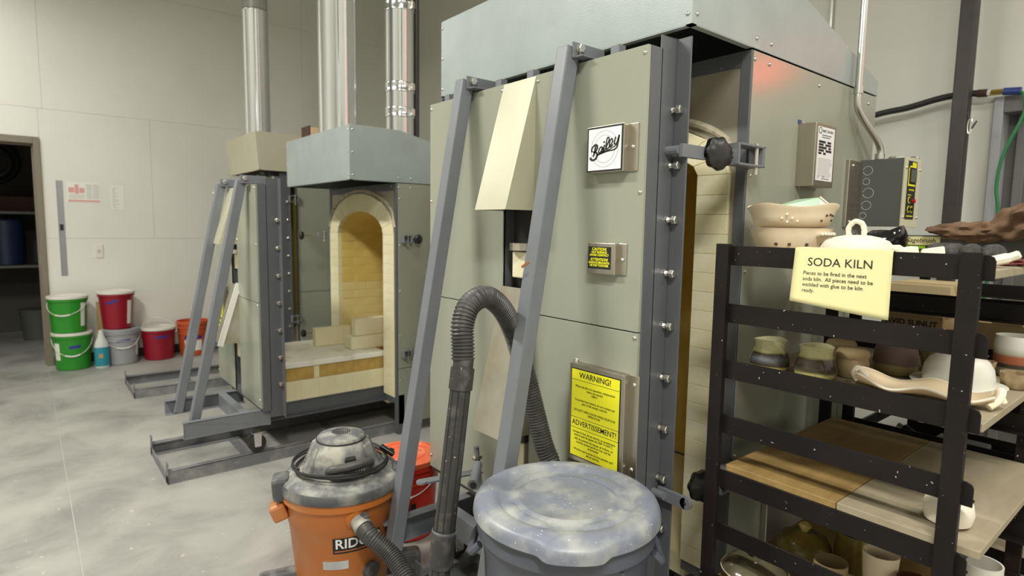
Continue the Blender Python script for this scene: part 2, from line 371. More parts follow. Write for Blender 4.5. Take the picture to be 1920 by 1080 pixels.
M['cardlight'] = mat('cardboard_pale', (0.52, 0.40, 0.22), 0.85)
M['peach'] = mat('peach_cardboard', (0.72, 0.50, 0.30), 0.85)
M['darkbrown'] = mat('dark_brown', (0.07, 0.035, 0.025), 0.8)
M['lime'] = mat('lime_plastic', (0.30, 0.62, 0.02), 0.4)
M['rolldoor'] = mat('grey_door_steel', (0.16, 0.155, 0.145), 0.5)
M['jamb'] = mat('pale_jamb', (0.42, 0.42, 0.45), 0.5)
M['yellowdull'] = mat('dull_yellow_plastic', (0.50, 0.40, 0.10), 0.5)
M['redlamp'] = mat('red_button', (0.5, 0.01, 0.01), 0.3)
M['sticker'] = mat('worn_sticker', (0.70, 0.69, 0.62), 0.6, col2=(0.07, 0.08, 0.07), scale=34, lo=0.5, hi=0.58, stretch=(1, 1, 0.6))
M['bottleclear'] = mat('clear_plastic_bottle', (0.62, 0.64, 0.60), 0.25)

# ================================================================ THE ROOM
XW, YW, ZC = 4.22, 7.158, 4.6          # right wall plane, left wall plane, ceiling
X0, Y0 = -3.2, -3.2
# floor: concrete slabs with sawn joints
fl = structure(MB().box(X0-.2, XW+1.6, Y0-.2, YW+2.6, -0.2, -0.003).build('floor', M['joint']))
xs = [X0-.2, 0.108, XW+1.6]; ys = [Y0-.2, 1.2, YW+0.02, YW+2.6]
for i in range(2):
    for j in range(3):
        g = 0.0022
        MB().box(xs[i]+g, xs[i+1]-g, ys[j]+g, ys[j+1]-g, -0.003, 0.0).build('slab', M['floor'], fl)
structure(MB().box(X0-.2, XW+.2, Y0-.2, YW+.2, ZC, ZC+.1).build('ceiling', M['ceil']))
structure(MB().box(X0-.2, X0, Y0-.2, YW+.2, 0, ZC).build('wall_back', M['wall']))
structure(MB().box(X0, XW, Y0-.2, Y0, 0, ZC).build('wall_front', M['wall']))
# left wall (the one facing the camera at the far left) with a doorway, faced with painted sheets
DX0, DX1, DZ = -0.90, 0.105, 2.10
wl = MB(); g0, g1 = YW+.008, YW+.16
wl.box(DX1+.05, XW+.2, g0, g1, 0, ZC); wl.box(X0, DX0-.05, g0, g1, 0, ZC); wl.box(DX0-.05, DX1+.05, g0, g1, DZ+.06, ZC)
wl = structure(wl.build('wall_left', M['wall']))
def sheet(x0, x1, z0, z1):
    g = 0.0007
    MB().box(x0+g, x1-g, YW, YW+.008, z0+g, z1-g).build('panel', M['wall'], wl, bevel=0.0006, seg=1)
for (x0, x1) in ((0.155, 2.59), (2.59, XW)): sheet(x0, x1, 0, 1.225)
for (x0, x1) in ((0.155, 1.05), (1.05, 3.49), (3.49, XW)): sheet(x0, x1, 1.225, 2.43)
for (x0, x1) in ((X0, -2.24), (-2.24, 0.19), (0.19, 2.63), (2.63, XW)): sheet(x0, x1, 2.43, 3.65); sheet(x0, x1, 3.65, ZC)
sheet(X0, -0.955, 0, 1.225); sheet(X0, -0.955, 1.225, 2.43); sheet(-0.955, 0.155, 2.165, 2.43)
# door frame
df = empty('door_1', (0, YW, 0)); structure(df)
def dframe(name, x0, x1, z0, z1):
    m = MB(); m.box(x0, x1, YW-.02, YW+.17, z0, z1); return m.build(name, M['doorframe'], df, bevel=0.003)
dframe('jamb', DX1, DX1+.05, 0, DZ+.055); dframe('jamb', DX0-.05, DX0, 0, DZ+.055); dframe('head', DX0, DX1, DZ, DZ+.055)
MB().box(DX1-.014, DX1, YW+.06, YW+.11, 0, DZ).build('stop', M['doorframe'], df); MB().box(DX0, DX1-.014, YW+.06, YW+.11, DZ-.014, DZ).build('stop', M['doorframe'], df)
MB().box(DX1-.002, DX1+.003, YW-.006, YW+.03, .98, 1.08).build('strike_plate', M['stainless'], df)
# the unlit room behind the doorway
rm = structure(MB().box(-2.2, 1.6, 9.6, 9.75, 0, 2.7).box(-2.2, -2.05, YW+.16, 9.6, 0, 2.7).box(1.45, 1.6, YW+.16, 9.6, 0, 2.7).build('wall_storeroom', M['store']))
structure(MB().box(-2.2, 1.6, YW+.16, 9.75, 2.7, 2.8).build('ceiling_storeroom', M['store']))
# right wall with a big door opening
OY = 0.925; OZ = 2.155
wr = MB(); wr.box(XW, XW+.15, OY, YW+.2, 0, ZC); wr.box(XW, XW+.15, Y0, OY, OZ, ZC); wr.box(XW, XW+.15, Y0, -1.6, 0, OZ)
structure(wr.build('wall_right', M['wall']))
d2 = empty('door_2', (XW, 0, 0)); structure(d2)
MB().box(XW-.02, XW+.17, OY-.045, OY, 0, OZ).build('jamb', M['jamb'], d2, bevel=.003)
MB().box(XW-.02, XW+.17, -1.6, OY-.045, OZ-.09, OZ).build('head', M['rolldoor'], d2, bevel=.003)
MB().box(XW+.13, XW+.16, -1.6, OY-.045, 0, OZ-.09).build('leaf', M['rolldoor'], d2)
for k in range(8):
    y = OY-.09-k*.16
    MB().box(XW+.095, XW+.13, y-.05, y, 0, OZ-.09).build('rib', M['rolldoor'] if k != 1 else M['jamb'], d2, bevel=.006)
structure(MB().box(.16, XW, YW-.012, YW, 0, .09).build('wall_foot_strip_left', M['rubber'], bevel=.002))  # thin dark strip along the foot of the left wall

# ================================================================ THINGS ON THE LEFT WALL
o = MB(); o.box(0.257, 0.307, YW-.004, YW, .865, 1.775)
o = tag(o.build('metal_straightedge', mat('grey_ruler', (.30,.31,.32), .4, metal=.5), at=(.28, YW, .865)), 'long grey metal ruler hung upright beside the doorway', 'ruler')
o['_b'] = [.28, YW, .865]
m = MB()
for k in range(60): m.box(.257, .257+(.018 if k % 5 == 0 else .010), YW-.0045, YW-.004, .875+k*.015, .8765+k*.015)
m.build('graduation', M['ink'], o)['kind'] = 'stuff'
MB().box(.268, .296, YW-.0046, YW-.004, 1.30, 1.36).build('scale_mark', M['ink'], o)
ps = tag(MB().box(.338, .603, YW-.002, YW, 1.575, 1.767).build('safety_poster', M['paperW'], at=(.47, YW, 1.575)), 'landscape safety poster with faded red blocks on the white wall', 'poster')
for a, b, c, d in ((.350, .395, 1.665, 1.715), (.400, .430, 1.655, 1.745), (.435, .475, 1.665, 1.715)): MB().box(a, b, YW-.003, YW-.002, c, d).build('red_block', M['pink'], ps)
MB().box(.345, .597, YW-.003, YW-.002, 1.580, 1.598).build('red_footer', M['pink'], ps)
for c in range(2):
    for r_ in range(9): MB().box(.488+c*.057, .488+c*.057+.048, YW-.003, YW-.002, 1.612+r_*.016, 1.619+r_*.016).build('text_line', M['greyprint'], ps)
for r_ in range(3): MB().box(.35, .475, YW-.003, YW-.002, 1.612+r_*.014, 1.617+r_*.014).build('text_line', M['greyprint'], ps)
ps = tag(MB().box(.689, .800, YW-.002, YW, 1.512, 1.752).build('notice_sheet', M['paperW'], at=(.745, YW, 1.512)), 'plain white notice sheet of small print right of the red poster', 'notice')
for r_ in range(13): MB().box(.70, .70+random.uniform(.02, .085), YW-.003, YW-.002, 1.53+r_*.016, 1.535+r_*.016).build('text_line', M['greyprint'], ps)
ou = tag(MB().box(.530, .600, YW-.008, YW, 1.035, 1.160).build('wall_outlet', M['lidwhite'], bevel=.003, at=(.565, YW, 1.035)), 'white electrical wall plate above the buckets', 'outlet')
MB().cyl((.565, YW-.008, 1.10), (.565, YW-.011, 1.10), .017, n=16).build('socket', M['greyprint'], ou)

# ================================================================ STOREROOM THINGS
sh = empty('storage_shelf', (-.45, 9.2, 0)); tag(sh, 'dark shelf unit in the unlit room behind the doorway', 'shelf')
for z in (.88, 1.49): MB().box(-1.1, .25, 8.75, 9.45, z-.03, z).build('shelf_board', M['boxgrey'], sh, bevel=.003)
for x in (-1.08, .19):
    for y in (8.77, 9.40): MB().box(x, x+.04, y, y+.04, 0, 1.9).build('post', M['boxgrey'], sh)
t = MB(); t.lathe((-.17, 8.95, .88), [(.0,.0),(.15,.0),(.165,.01),(.165,.50),(.15,.52),(.0,.52)], 24)
tag(t.build('blue_bin', M['blue_dimmed'], smooth=True, at=(-.17, 8.95, .88)), 'blue plastic bin on the shelf in the dark room', 'bin')
t = MB(); c = Vector((-.26, 9.5, 2.08)); n = 40; path = [c + Vector((math.cos(2*math.pi*k/n)*.24, 0, math.sin(2*math.pi*k/n)*.24)) for k in range(n+1)]
t.tube(path, .03, 10, False)
hr = tag(t.build('coiled_hose', M['rubber'], smooth=True, at=tuple(c)), 'dark round coiled hose hung on the wall of the unlit room', 'hose')
path = [c + Vector((math.cos(2*math.pi*k/n)*.17, -.01, math.sin(2*math.pi*k/n)*.17)) for k in range(n+1)]
MB().tube(path, .025, 10, False).build('inner_coil', M['hose'], hr, smooth=True)
bx = tag(MB().box(-.20, .13, 8.9, 9.3, 1.49, 1.66).build('dark_carton', M['darkbrown'], bevel=.004, at=(-.03, 9.1, 1.49)), 'small dark carton on the upper shelf in the unlit room', 'carton')
t = MB(); t.lathe((.07, 8.9, 0), [(0,0),(.14,0),(.17,.34),(.18,.36),(.165,.36),(.0,.34)], 24)
tag(t.build('grey_pail', M['boxgrey'], smooth=True, at=(.07, 8.9, 0)), 'grey pail under the shelf in the unlit room', 'bucket')

# ================================================================ KILN BODIES
P_screw = Proto('screw', MB().lathe((0,0,0), [(.0,.0045),(.0035,.004),(.006,.0015),(.0063,0),(0,0)], 10), M['zinc'], True)
P_bolt = Proto('bolt', MB().lathe((0,0,0), [(.013,0),(.013,.003),(.0075,.003),(.0075,.016),(.0125,.016),(.0125,.027),(.010,.029),(.0,.029)], 6), M['zinc'])
TO_NX = (0, R(-90), 0)      # z axis turned towards -X
TO_NY = (R(90), 0, 0)       # z axis turned towards -Y
P_brick_j = {}
def jambbrick(dx, dy, dz, key):
    k = (round(dx,3), round(dy,3), round(dz,3), key)
    if k not in P_brick_j: P_brick_j[k] = Proto('brick', bbox_brick(dx-.0004, dy-.0004, dz-.0007, .0010), M[key])
    return P_brick_j[k]

def arch_pts(yc, hw, zs, rise, n=14):
    """arch line from the low-y springing over the top to the high-y springing"""
    return [(yc - hw*math.cos(math.pi*k/n), zs + rise*math.sin(math.pi*k/n)) for k in range(n+1)]

def kiln(P):
    y0, y1, xf, xb, zt = P['y0'], P['y1'], P['xf'], P['xb'], P['zt']
    yc = (P['o0']+P['o1'])/2; o0, o1, zs, ri = P['o0'], P['o1'], P['zs'], P['rise']
    jw, zbo, rt_ = P['jw'], P['zbo'], P['ring']
    k = empty('gas_kiln', (xf, yc, 0)); tag(k, P['label'], 'kiln', 'gas kilns in a row')
    pm = P.get('panelmat', 'panel'); zl = P.get('zlow', .07)
    xsm = P.get('xseam', xb-.16)
    # near side sheets
    for (a, b, nm) in ((xf+.006, xsm-.003, 'side_panel'), (xsm+.003, xb, 'rear_side_panel')):
        if P.get('zseam') and nm == 'side_panel':
            MB().box(a, b, y0, y0+.02, zl, P['zseam']-.002).build('side_panel', M[pm], k, bevel=.002)
            MB().box(a, b, y0, y0+.02, P['zseam']+.002, zt-.004).build('side_panel', M[pm], k, bevel=.002)
        else: MB().box(a, b, y0, y0+.02, zl, zt-.004).build(nm, M[pm], k, bevel=.002)
    MB().box(xsm-.003, xsm+.003, y0+.006, y0+.02, zl, zt-.01).build('panel_joint', M['dark'], k)
    MB().box(xf+.006, xb, y1-.02, y1, zl, zt-.004).build('far_side_panel', M[pm], k, bevel=.002)
    MB().box(xb-.02, xb, y0+.02, y1-.02, zl, zt-.004).build('back_panel', M[pm], k)
    MB().box(xf+.01, xb-.02, y0+.02, y1-.02, zt-.03, zt-.012).build('top_plate', M['boxgrey'], k)
    # base frame and legs
    MB().box(xf+.004, xf+.05, y0, y0+.05, 0, zl+.2).build('leg', M['frame'], k); MB().box(xf+.004, xf+.05, y1-.05, y1, 0, zl+.2).build('leg', M['frame'], k)
    MB().box(xb-.06, xb-.02, y0+.02, y0+.06, 0, zl).build('leg', M['frame'], k); MB().box(xb-.06, xb-.02, y1-.06, y1-.02, 0, zl).build('leg', M['frame'], k)
    # steel corner frame of the front
    for (a, b) in ((y0, y0+.034), (y1-.034, y1)): MB().box(xf-.006, xf+.006, a, b, .02 if P.get('longleg', True) else zl, zt-.004).build('front_frame', M['frame'], k, bevel=.002)
    MB().box(xf-.004, xf+.006, y0+.034, y1-.034, zt-.05, zt-.004).build('front_frame', M['frame'], k)
    for (a, b) in ((y0+.034, o0), (o1, y1-.034)): MB().box(xf-.004, xf+.05, a, b, zbo-.012, zbo).box(xf-.004, xf, a, b, zbo-.04, zbo).build('sill_angle', M['frame'], k, bevel=.002)
    # front plate with an arched cut-out
    oy0, oy1 = o0-jw, o1+jw; hwO = (oy1-oy0)/2; riO = ri+rt_
    ap = arch_pts((oy0+oy1)/2, hwO, zs, riO, 20)
    top = zt-.05; m = MB(); xa, xc = xf, xf+.004
    ya, yb = y0+.034, y1-.034
    outer = []
    for (y, z) in ap:
        t = (y-oy0)/(oy1-oy0); outer.append((ya+(yb-ya)*t, top))
    def strip(pA, pB):
        for i in range(len(pA)-1):
            q = [pA[i], pA[i+1], pB[i+1], pB[i]]
            m.add([(xa, *p) for p in q] + [(xc, *p) for p in q], [(0,1,2,3),(7,6,5,4),(0,4,5,1),(1,5,6,2),(2,6,7,3),(3,7,4,0)])
    strip(ap, outer)
    if oy0-ya > .004: strip([(oy0, zbo), (oy0, zs)], [(ya, zbo), (ya, zs)]); strip([(oy0, zs), (oy0, zs)], [(ya, zs), (ya, top)]); m.add([(xa, oy0, zs), (xa, ya, zs), (xa, ya, top)], [(0,1,2)])
    if yb-oy1 > .004: strip([(oy1, zbo), (oy1, zs)], [(yb, zbo), (yb, zs)]); m.add([(xa, oy1, zs), (xa, yb, zs), (xa, yb, top)], [(0,1,2)])
    m.build('front_plate', M['plate'], k)
    # brick jambs, course by course
    ch = .0635; nrow = int(round((zs-zbo)/ch)); ch = (zs-zbo)/nrow; dep = .032
    for r_ in range(nrow):
        z = zbo + (r_+.5)*ch
        for (yy, sgn) in (((oy0+o0)/2, 0), ((o1+oy1)/2, 1)):
            jambbrick(dep, jw, ch, 'brick2' if (r_*7+sgn) % 3 else 'brick').put(k, (xf-.012+dep/2, yy, z))
    # arch ring of wedge bricks
    nv = 11; A = arch_pts(yc, (o1-o0)/2, zs, ri, nv); B_ = arch_pts(yc, hwO, zs, riO, nv)
    for i in range(nv):
        q = []
        for (p, w) in ((A[i], .02), (A[i+1], -.02), (B_[i+1], -.02), (B_[i], .02)): q.append(p)
        cy = sum(p[0] for p in q)/4; cz = sum(p[1] for p in q)/4
        q = [(cy+(p[0]-cy)*.99, cz+(p[1]-cz)*.99) for p in q]
        MB().prism([(xf-.012, *p) for p in q], (dep, 0, 0)).build('arch_brick', M['brick2' if i % 2 else 'brick'], k, bevel=.002, seg=1)
    MB().tube(catmull([(xf-.002, *p) for p in arch_pts(yc, hwO+.008, zs+.05, riO-.03, 8)], 5), .012, 8).build('fibre_seal', M['fibre'], k, smooth=True)
    # chamber: brick courses on the far wall, plain linings elsewhere
    xi = xf+dep-.012; xo = xb-.13
    zfl = zbo
    if P.get('bricks', True):
        nb = 4; bl = (xo-xi)/nb
        for r_ in range(nrow):
            z = zbo+(r_+.5)*ch; off = (r_ % 2)*.5
            cuts = sorted(set([xi] + [min(max(xi+(j+off)*bl, xi), xo) for j in range(nb+1)] + [xo]))
            for j in range(len(cuts)-1):
                L_ = cuts[j+1]-cuts[j]
                if L_ < .02: continue
                jambbrick(L_, .114, ch, 'brickY' if z > .93 else 'brickP').put(k, ((cuts[j]+cuts[j+1])/2, o1+.057+random.uniform(-.001,.001), z))
    else: MB().box(xi, xo, o1, o1+.114, zbo, zs).build('chamber_wall', M['brickY'], k)
    MB().box(xi+.002, xo, o1+.006, o1+.07, zbo, zs).build('mortar', M['mortar'], k)
    MB().box(xi, xo, o0-.1, o0, zbo, zs).build('chamber_wall', M['brickY'], k)
    MB().box(xo, xo+.1, o0-.1, o1+.1, zbo, zs+ri+.06).build('chamber_back', M['brickY'], k)
    nv2 = 12; A = arch_pts(yc, (o1-o0)/2, zs, ri, nv2); B_ = arch_pts(yc, hwO-.01, zs, riO-.01, nv2)
    m = MB()
    for i in range(nv2): m.prism([(xi, *A[i]), (xi, *A[i+1]), (xi, *B_[i+1]), (xi, *B_[i])], (xo-xi, 0, 0))
    m.build('vault', M['brickY'], k)
    MB().box(xi, xo, o0, o1, zbo-.08, zbo-.01).build('chamber_floor', M['brick'], k)
    # hood shell
    hx, hy0, hy1, hz0, hz1, fx, ez, tp = P['hx'], P['hy0'], P['hy1'], P['hz0'], P['hz1'], P['flatx'], P['endz'], P.get('taper', 0)
    prof = [(hx+tp, hz0), (hx, hz1), (fx, hz1), (xb, ez), (xb, hz0)]
    m = MB(); n = len(prof)
    def yy(z, a, sgn): return a + sgn*tp*(1-(z-hz0)/(hz1-hz0))
    vs = [(x, yy(z, hy0, 1), z) for x, z in prof] + [(x, yy(z, hy1, -1), z) for x, z in prof]
    fs = [tuple(range(n)), tuple(range(2*n-1, n-1, -1))] + [(i, i+1, n+i+1, n+i) for i in range(n-1)]
    m.add(vs, fs); hd = m.build('hood', M[P.get('hoodmat', 'hood')], k, solid=.004, bevel=.003)
    # make the open shell's outside face outwards
    me = hd.data; cen = sum((v.co for v in me.vertices), Vector())/len(me.vertices)
    if sum((p.center-cen).dot(p.normal) for p in me.polygons) < 0: me.flip_normals()
    sub(hd)
    lip = MB()
    lip.box(hx+tp, hx+tp+.02, hy0+tp, hy1-tp, hz0-.001, hz0+.002); lip.box(hx+tp, xf-.01, hy0+tp, hy0+tp+.02, hz0-.001, hz0+.002); lip.box(hx+tp, xf-.01, hy1-tp-.02, hy1-tp, hz0-.001, hz0+.002)
    lip.build('folded_edge', M[P.get('hoodmat', 'hood')], hd)
    if not tp:
        for z in (hz0+.03, (hz0+hz1)/2, hz1-.03):
            P_screw.put(hd, (hx-.0005, hy0+.015, z), TO_NX); P_screw.put(hd, (hx-.0005, hy1-.012, z), TO_NX); P_screw.put(hd, (hx+.02, hy0-.0005, z), TO_NY)
        for x in (xf+.012, xf+.10):
            P_screw.put(hd, (x, hy0-.0005, hz0+.03), TO_NY); P_screw.put(hd, (x, y0-.0005, hz0-.03), TO_NY)
    for x in (xf+.45, xb-.08): P_screw.put(k, (x, y0-.0005, zt-.04), TO_NY)
    for z in (.35, .65, .95, 1.25, 1.55):
        if z < zt-.1:
            P_screw.put(k, (xf+.02, y0-.0005, z+.02), TO_NY); P_screw.put(k, (xf-.006, y0+.06, z+.1), TO_NX); P_screw.put(k, (xb-.012, y0-.0005, z), TO_NY)
    return k
K1 = kiln(dict(label='tall khaki gas kiln at the right, behind the big closed-up front door', y0=.978, y1=2.175, xf=1.732, xb=2.70, zt=1.948, xseam=2.537,
     o0=1.144, o1=2.005, zs=1.575, rise=.11, ring=.10, jw=.115, zbo=.25, hx=1.412, hy0=.976, hy1=2.216, hz0=1.948, hz1=2.256, flatx=1.69, endz=2.006))
K2 = kiln(dict(label='middle grey kiln with an open arched yellow brick chamber', y0=3.455, y1=4.535, xf=1.868, xb=2.80, zt=1.673, xseam=2.62, zseam=.45,
     o0=3.632, o1=4.372, zs=1.335, rise=.16, ring=.125, jw=.15, zbo=.252, hx=1.548, hy0=3.453, hy1=4.562, hz0=1.673, hz1=2.003, flatx=1.893, endz=1.79))
K3 = kiln(dict(label='farthest kiln under a beige flared hood near the left wall', y0=5.20, y1=6.20, xf=1.843, xb=2.75, zt=1.845, zseam=.80, bricks=False,
     o0=5.36, o1=6.04, zs=1.40, rise=.2, ring=.11, jw=.12, zbo=.30, hx=1.505, hy0=5.17, hy1=6.11, hz0=1.842, hz1=2.150, flatx=2.6, endz=2.14, taper=.03, hoodmat='hood_beige'))

# clamps on the kiln fronts
def knob(parent, c, axis, r=.034):
    c = Vector(c); a = Vector(axis).normalized(); e = a.orthogonal().normalized(); f = a.cross(e); m = MB(); n = 42
    for (off, sc) in ((-.012, .86), (-.007, 1.0), (.009, 1.0), (.015, .80), (.018, .45)): 
        ring = []
        for k in range(n):
            t = 2*math.pi*k/n; rr = r*sc*(1 + .06*math.cos(7*t)); ring.append(c + a*off + (e*math.cos(t) + f*math.sin(t))*rr)
        m.v += [tuple(p) for p in ring]
    for j in range(4):
        for k in range(n): m.f.append((j*n+k, j*n+(k+1) % n, (j+1)*n+(k+1) % n, (j+1)*n+k))
    m.f.append(tuple(range(n-1, -1, -1))); m.f.append(tuple(4*n+k for k in range(n)))
    return m.build('star_knob', M['black'], parent, smooth=True, sharp=50)
def clevis(parent, x0, x1, y, z, w=.05, h=.062):
    m = MB(); s = 1 if x1 > x0 else -1
    m.box(min(x0,x1), max(x0,x1), y-w/2, y+w/2, z+h/2-.006, z+h/2); m.box(min(x0,x1), max(x0,x1), y-w/2, y+w/2, z-h/2, z-h/2+.006)
    m.box(x0-.006 if s > 0 else x0, x0 if s > 0 else x0+.006, y-w/2, y+w/2, z-h/2, z+h/2)
    m.box(x1-.012, x1, y-w/2, y+w/2, z-h/2, z+h/2)
    c = m.build('clamp_bracket', M['strut'], parent, bevel=.002); sub(c)
    MB().cyl((x1-.03, y-w/2+.012, z-h/2-.022), (x1-.03, y-w/2+.012, z+h/2+.008), .0055, n=8).build('pivot_bolt', M['zinc'], c)
    return c
for z in (1.62, .628):
    c = clevis(K1, 1.602, 1.745, .952, z)
    MB().cyl((1.60, .952, z), (1.535, .955, z), .007, n=10).build('eye_bolt', M['zinc'], c)
    MB().cyl((1.60, .952, z), (1.585, .952, z), .013, n=6).build('nut', M['zinc'], c)
for z in (1.31, .55):
    c = clevis(K2, 1.90, 1.96, 3.432, z, w=.04, h=.05); MB().cyl((1.96, 3.432, z), (2.0, 3.432, z), .006, n=8).build('eye_bolt', M['zinc'], c)
    knob(K2, (2.005, 3.42, z), (.2, -1, 0), .030)
    c = clevis(K2, 1.78, 1.85, 4.555, z, w=.04, h=.05); MB().cyl((1.78, 4.555, z), (1.66, 4.555, z), .006, n=8).build('eye_bolt', M['zinc'], c)
    knob(K2, (1.645, 4.555, z), (-1, 0, 0), .030)
    c = clevis(K3, 1.775, 1.85, 5.18, z+.3 if z > 1 else z+.02, w=.04, h=.055)
MB().box(1.80, 1.822, 5.168, 5.18, .62, 1.62).build('brass_hinge_rod', M['brass'], K3)
# burner box and gas pipe low down on K1's near side
MB().box(1.95, 2.25, .955, .978, .20, .48).build('burner_cover', M['stainless'], K1, bevel=.003)
MB().tube(catmull([(2.32, .94, .10), (2.32, .94, .55), (2.45, .94, .62), (2.60, .94, .62)], 6), .016, 10).build('gas_pipe', M['blackpipe'], K1, smooth=True)

# red reflected sticker patch is only light; rating plate and controller are fixed to K1
rb = MB(); rb.box(2.080, 2.205, .975, .979, 1.545, 1.775); rb.box(2.075, 2.100, .972, .977, 1.550, 1.770)
rb.box(2.050, 2.202, .918, .978, 1.552, 1.762)
rb = sub(rb.build('rating_plate_box', M['stainless'], K1, bevel=.002)); rb['label'] = 'stainless box with a white printed rating plate'
MB().box(2.066, 2.188, .9165, .918, 1.572, 1.750).build('rating_plate', M['white'], rb)
lettering('BAILEY GAS KILN', .0125, M['ink'], rb, (2.135, .9163, 1.737), *FY, squeeze=.85)
MB().lathe((0,0,0), [(.011,0),(.011,.0005),(.0085,.0005),(.0085,0)], 20).build('emblem_ring', M['ink'], None).name
o = bpy.data.objects['emblem_ring']; o.parent = rb; o.location = Vector((2.078, .9163, 1.737)) - Vector(rb['_b']); o.rotation_euler = TO_NY
for r_, w in enumerate((.09, .075)): MB().box(2.092, 2.092+w*.8, .9161, .9165, 1.722-r_*.007, 1.7245-r_*.007).build('text_line', M['ink'], rb)
for r_ in range(5):
    x = 2.072
    for w in ((.05,.028),(.035,.044),(.06,.02),(.04,.045),(.022,.02))[r_]:
        MB().box(x, x+w, .9161, .9165, 1.697-r_*.0095, 1.7045-r_*.0095).build('print_block', M['ink'], rb); x += w+.014
for r_ in range(15): MB().box(2.073, 2.073+random.uniform(.085, .108), .9161, .9165, 1.645-r_*.0042, 1.6468-r_*.0042).build('text_line', M['greyprint'], rb)
lettering('C US', .007, M['ink'], rb, (2.118, .9163, 1.5855), *FY); MB().box(2.105, 2.165, .9161, .9165, 1.578, 1.580).build('text_line', M['ink'], rb)
MB().cyl((2.08, .9165, 1.584), (2.08, .9160, 1.584), .007, n=16).build('approval_mark', M['greyprint'], rb)
for z in (1.735, 1.58): P_screw.put(rb, (2.088, .9715, z), TO_NY)
st = MB().box(2.043, 2.068, .9765, .9775, 1.762, 1.775).build('blue_sticker', M['blue'], K1)
cb = MB(); cb.box(2.577, 2.735, .822, .976, 1.424, 1.682)
cb = sub(cb.build('controller_box', M['boxgrey'], K1, bevel=.002)); cb['label'] = 'grey controller box with a yellow and black display panel'
MB().box(2.574, 2.738, .814, .822, 1.421, 1.685).build('cover', M['beige'], cb, bevel=.002)
MB().box(2.60, 2.692, .8125, .814, 1.452, 1.672).build('display_panel', M['ink'], cb)
for (a, b, c_, d) in ((2.606, 2.640, 1.648, 1.654), (2.606, 2.612, 1.585, 1.654), (2.606, 2.682, 1.578, 1.585), (2.64, 2.682, 1.648, 1.668)): MB().box(a, b, .8117, .8125, c_, d).build('yellow_line', M['yellow'], cb)
MB().box(2.625, 2.678, .806, .8125, 1.592, 1.640).build('temperature_display', M['boxgrey'], cb, bevel=.002)
lettering('MV-2FCP10A', .010, M['yellow'], cb, (2.646, .8118, 1.563), *FY)
for (x, z) in ((2.63, 1.525), (2.63, 1.49), (2.663, 1.49)):
    m = MB(); n = 18
    m.tube([(x+.012*math.cos(2*math.pi*k/n), .812, z+.012*math.sin(2*math.pi*k/n)) for k in range(n+1)], .0015, 5, False); m.build('dial_ring', M['yellow'], cb)
    MB().cyl((x, .8125, z), (x, .806, z), .007, n=12).build('switch', M['black'], cb)
MB().cyl((2.668, .8125, 1.522), (2.668, .803, 1.522), .008, n=14).build('red_button', M['redlamp'], cb)
MB().box(2.612, 2.680, .8118, .8125, 1.462, 1.466).build('yellow_line', M['yellow'], cb); MB().box(2.612, 2.648, .8118, .8125, 1.543, 1.546).build('yellow_line', M['yellow'], cb)
for (x, z) in ((2.582, 1.645), (2.582, 1.46), (2.73, 1.645), (2.73, 1.46)): P_screw.put(cb, (x, .8135, z), TO_NY)
for (y, z, rr) in ((.945, 1.640, .017), (.948, 1.598, .012), (.938, 1.553, .019), (.942, 1.505, .017), (.952, 1.465, .012)):
    m = MB(); n = 28
    m.tube([(2.5765, y+rr*math.cos(2*math.pi*k/n), z+rr*math.sin(2*math.pi*k/n)) for k in range(n+1) if not (k % 14 in (0,))], .0011, 5, False); m.build('knockout', M['greyprint'], cb)
MB().box(2.455, 2.577, .966, .978, 1.418, 1.676).build('mounting_flange', M['stainless'], cb, bevel=.002)
for z in (1.655, 1.44): P_screw.put(cb, (2.49, .966, z), TO_NY)
m = MB(); m.lathe((2.655, .87, 1.682), [(.032,0),(.032,.012),(.028,.012),(.028,0)], 24); m.build('conduit_hub', M['zinc'], cb, smooth=True)
m = MB(); m.lathe((2.72, .835, 1.685), [(.0,.016),(.015,.012),(.02,.004),(.016,0),(0,0)], 14); m.build('knurled_knob', M['zinc'], cb, smooth=True)
cd = catmull([(2.60, .915, 1.684), (2.60, .915, 1.72), (2.57, .922, 1.76), (2.47, .945, 1.84), (2.445, .95, 1.885), (2.445, .95, 1.95), (2.445, .95, 2.10)], 6) + [Vector((2.445, .95, ZC))]
MB().tube(cd, .0125, 12).build('conduit', M['conduit'], cb, smooth=True)
MB().tube([(2.445, .95, 1.915), (2.445, .95, 1.940)], .0165, 12).build('conduit_coupling', M['conduit'], cb, smooth=True); MB().tube([(2.60, .915, 1.684), (2.60, .915, 1.705)], .017, 12).build('conduit_coupling', M['conduit'], cb, smooth=True)

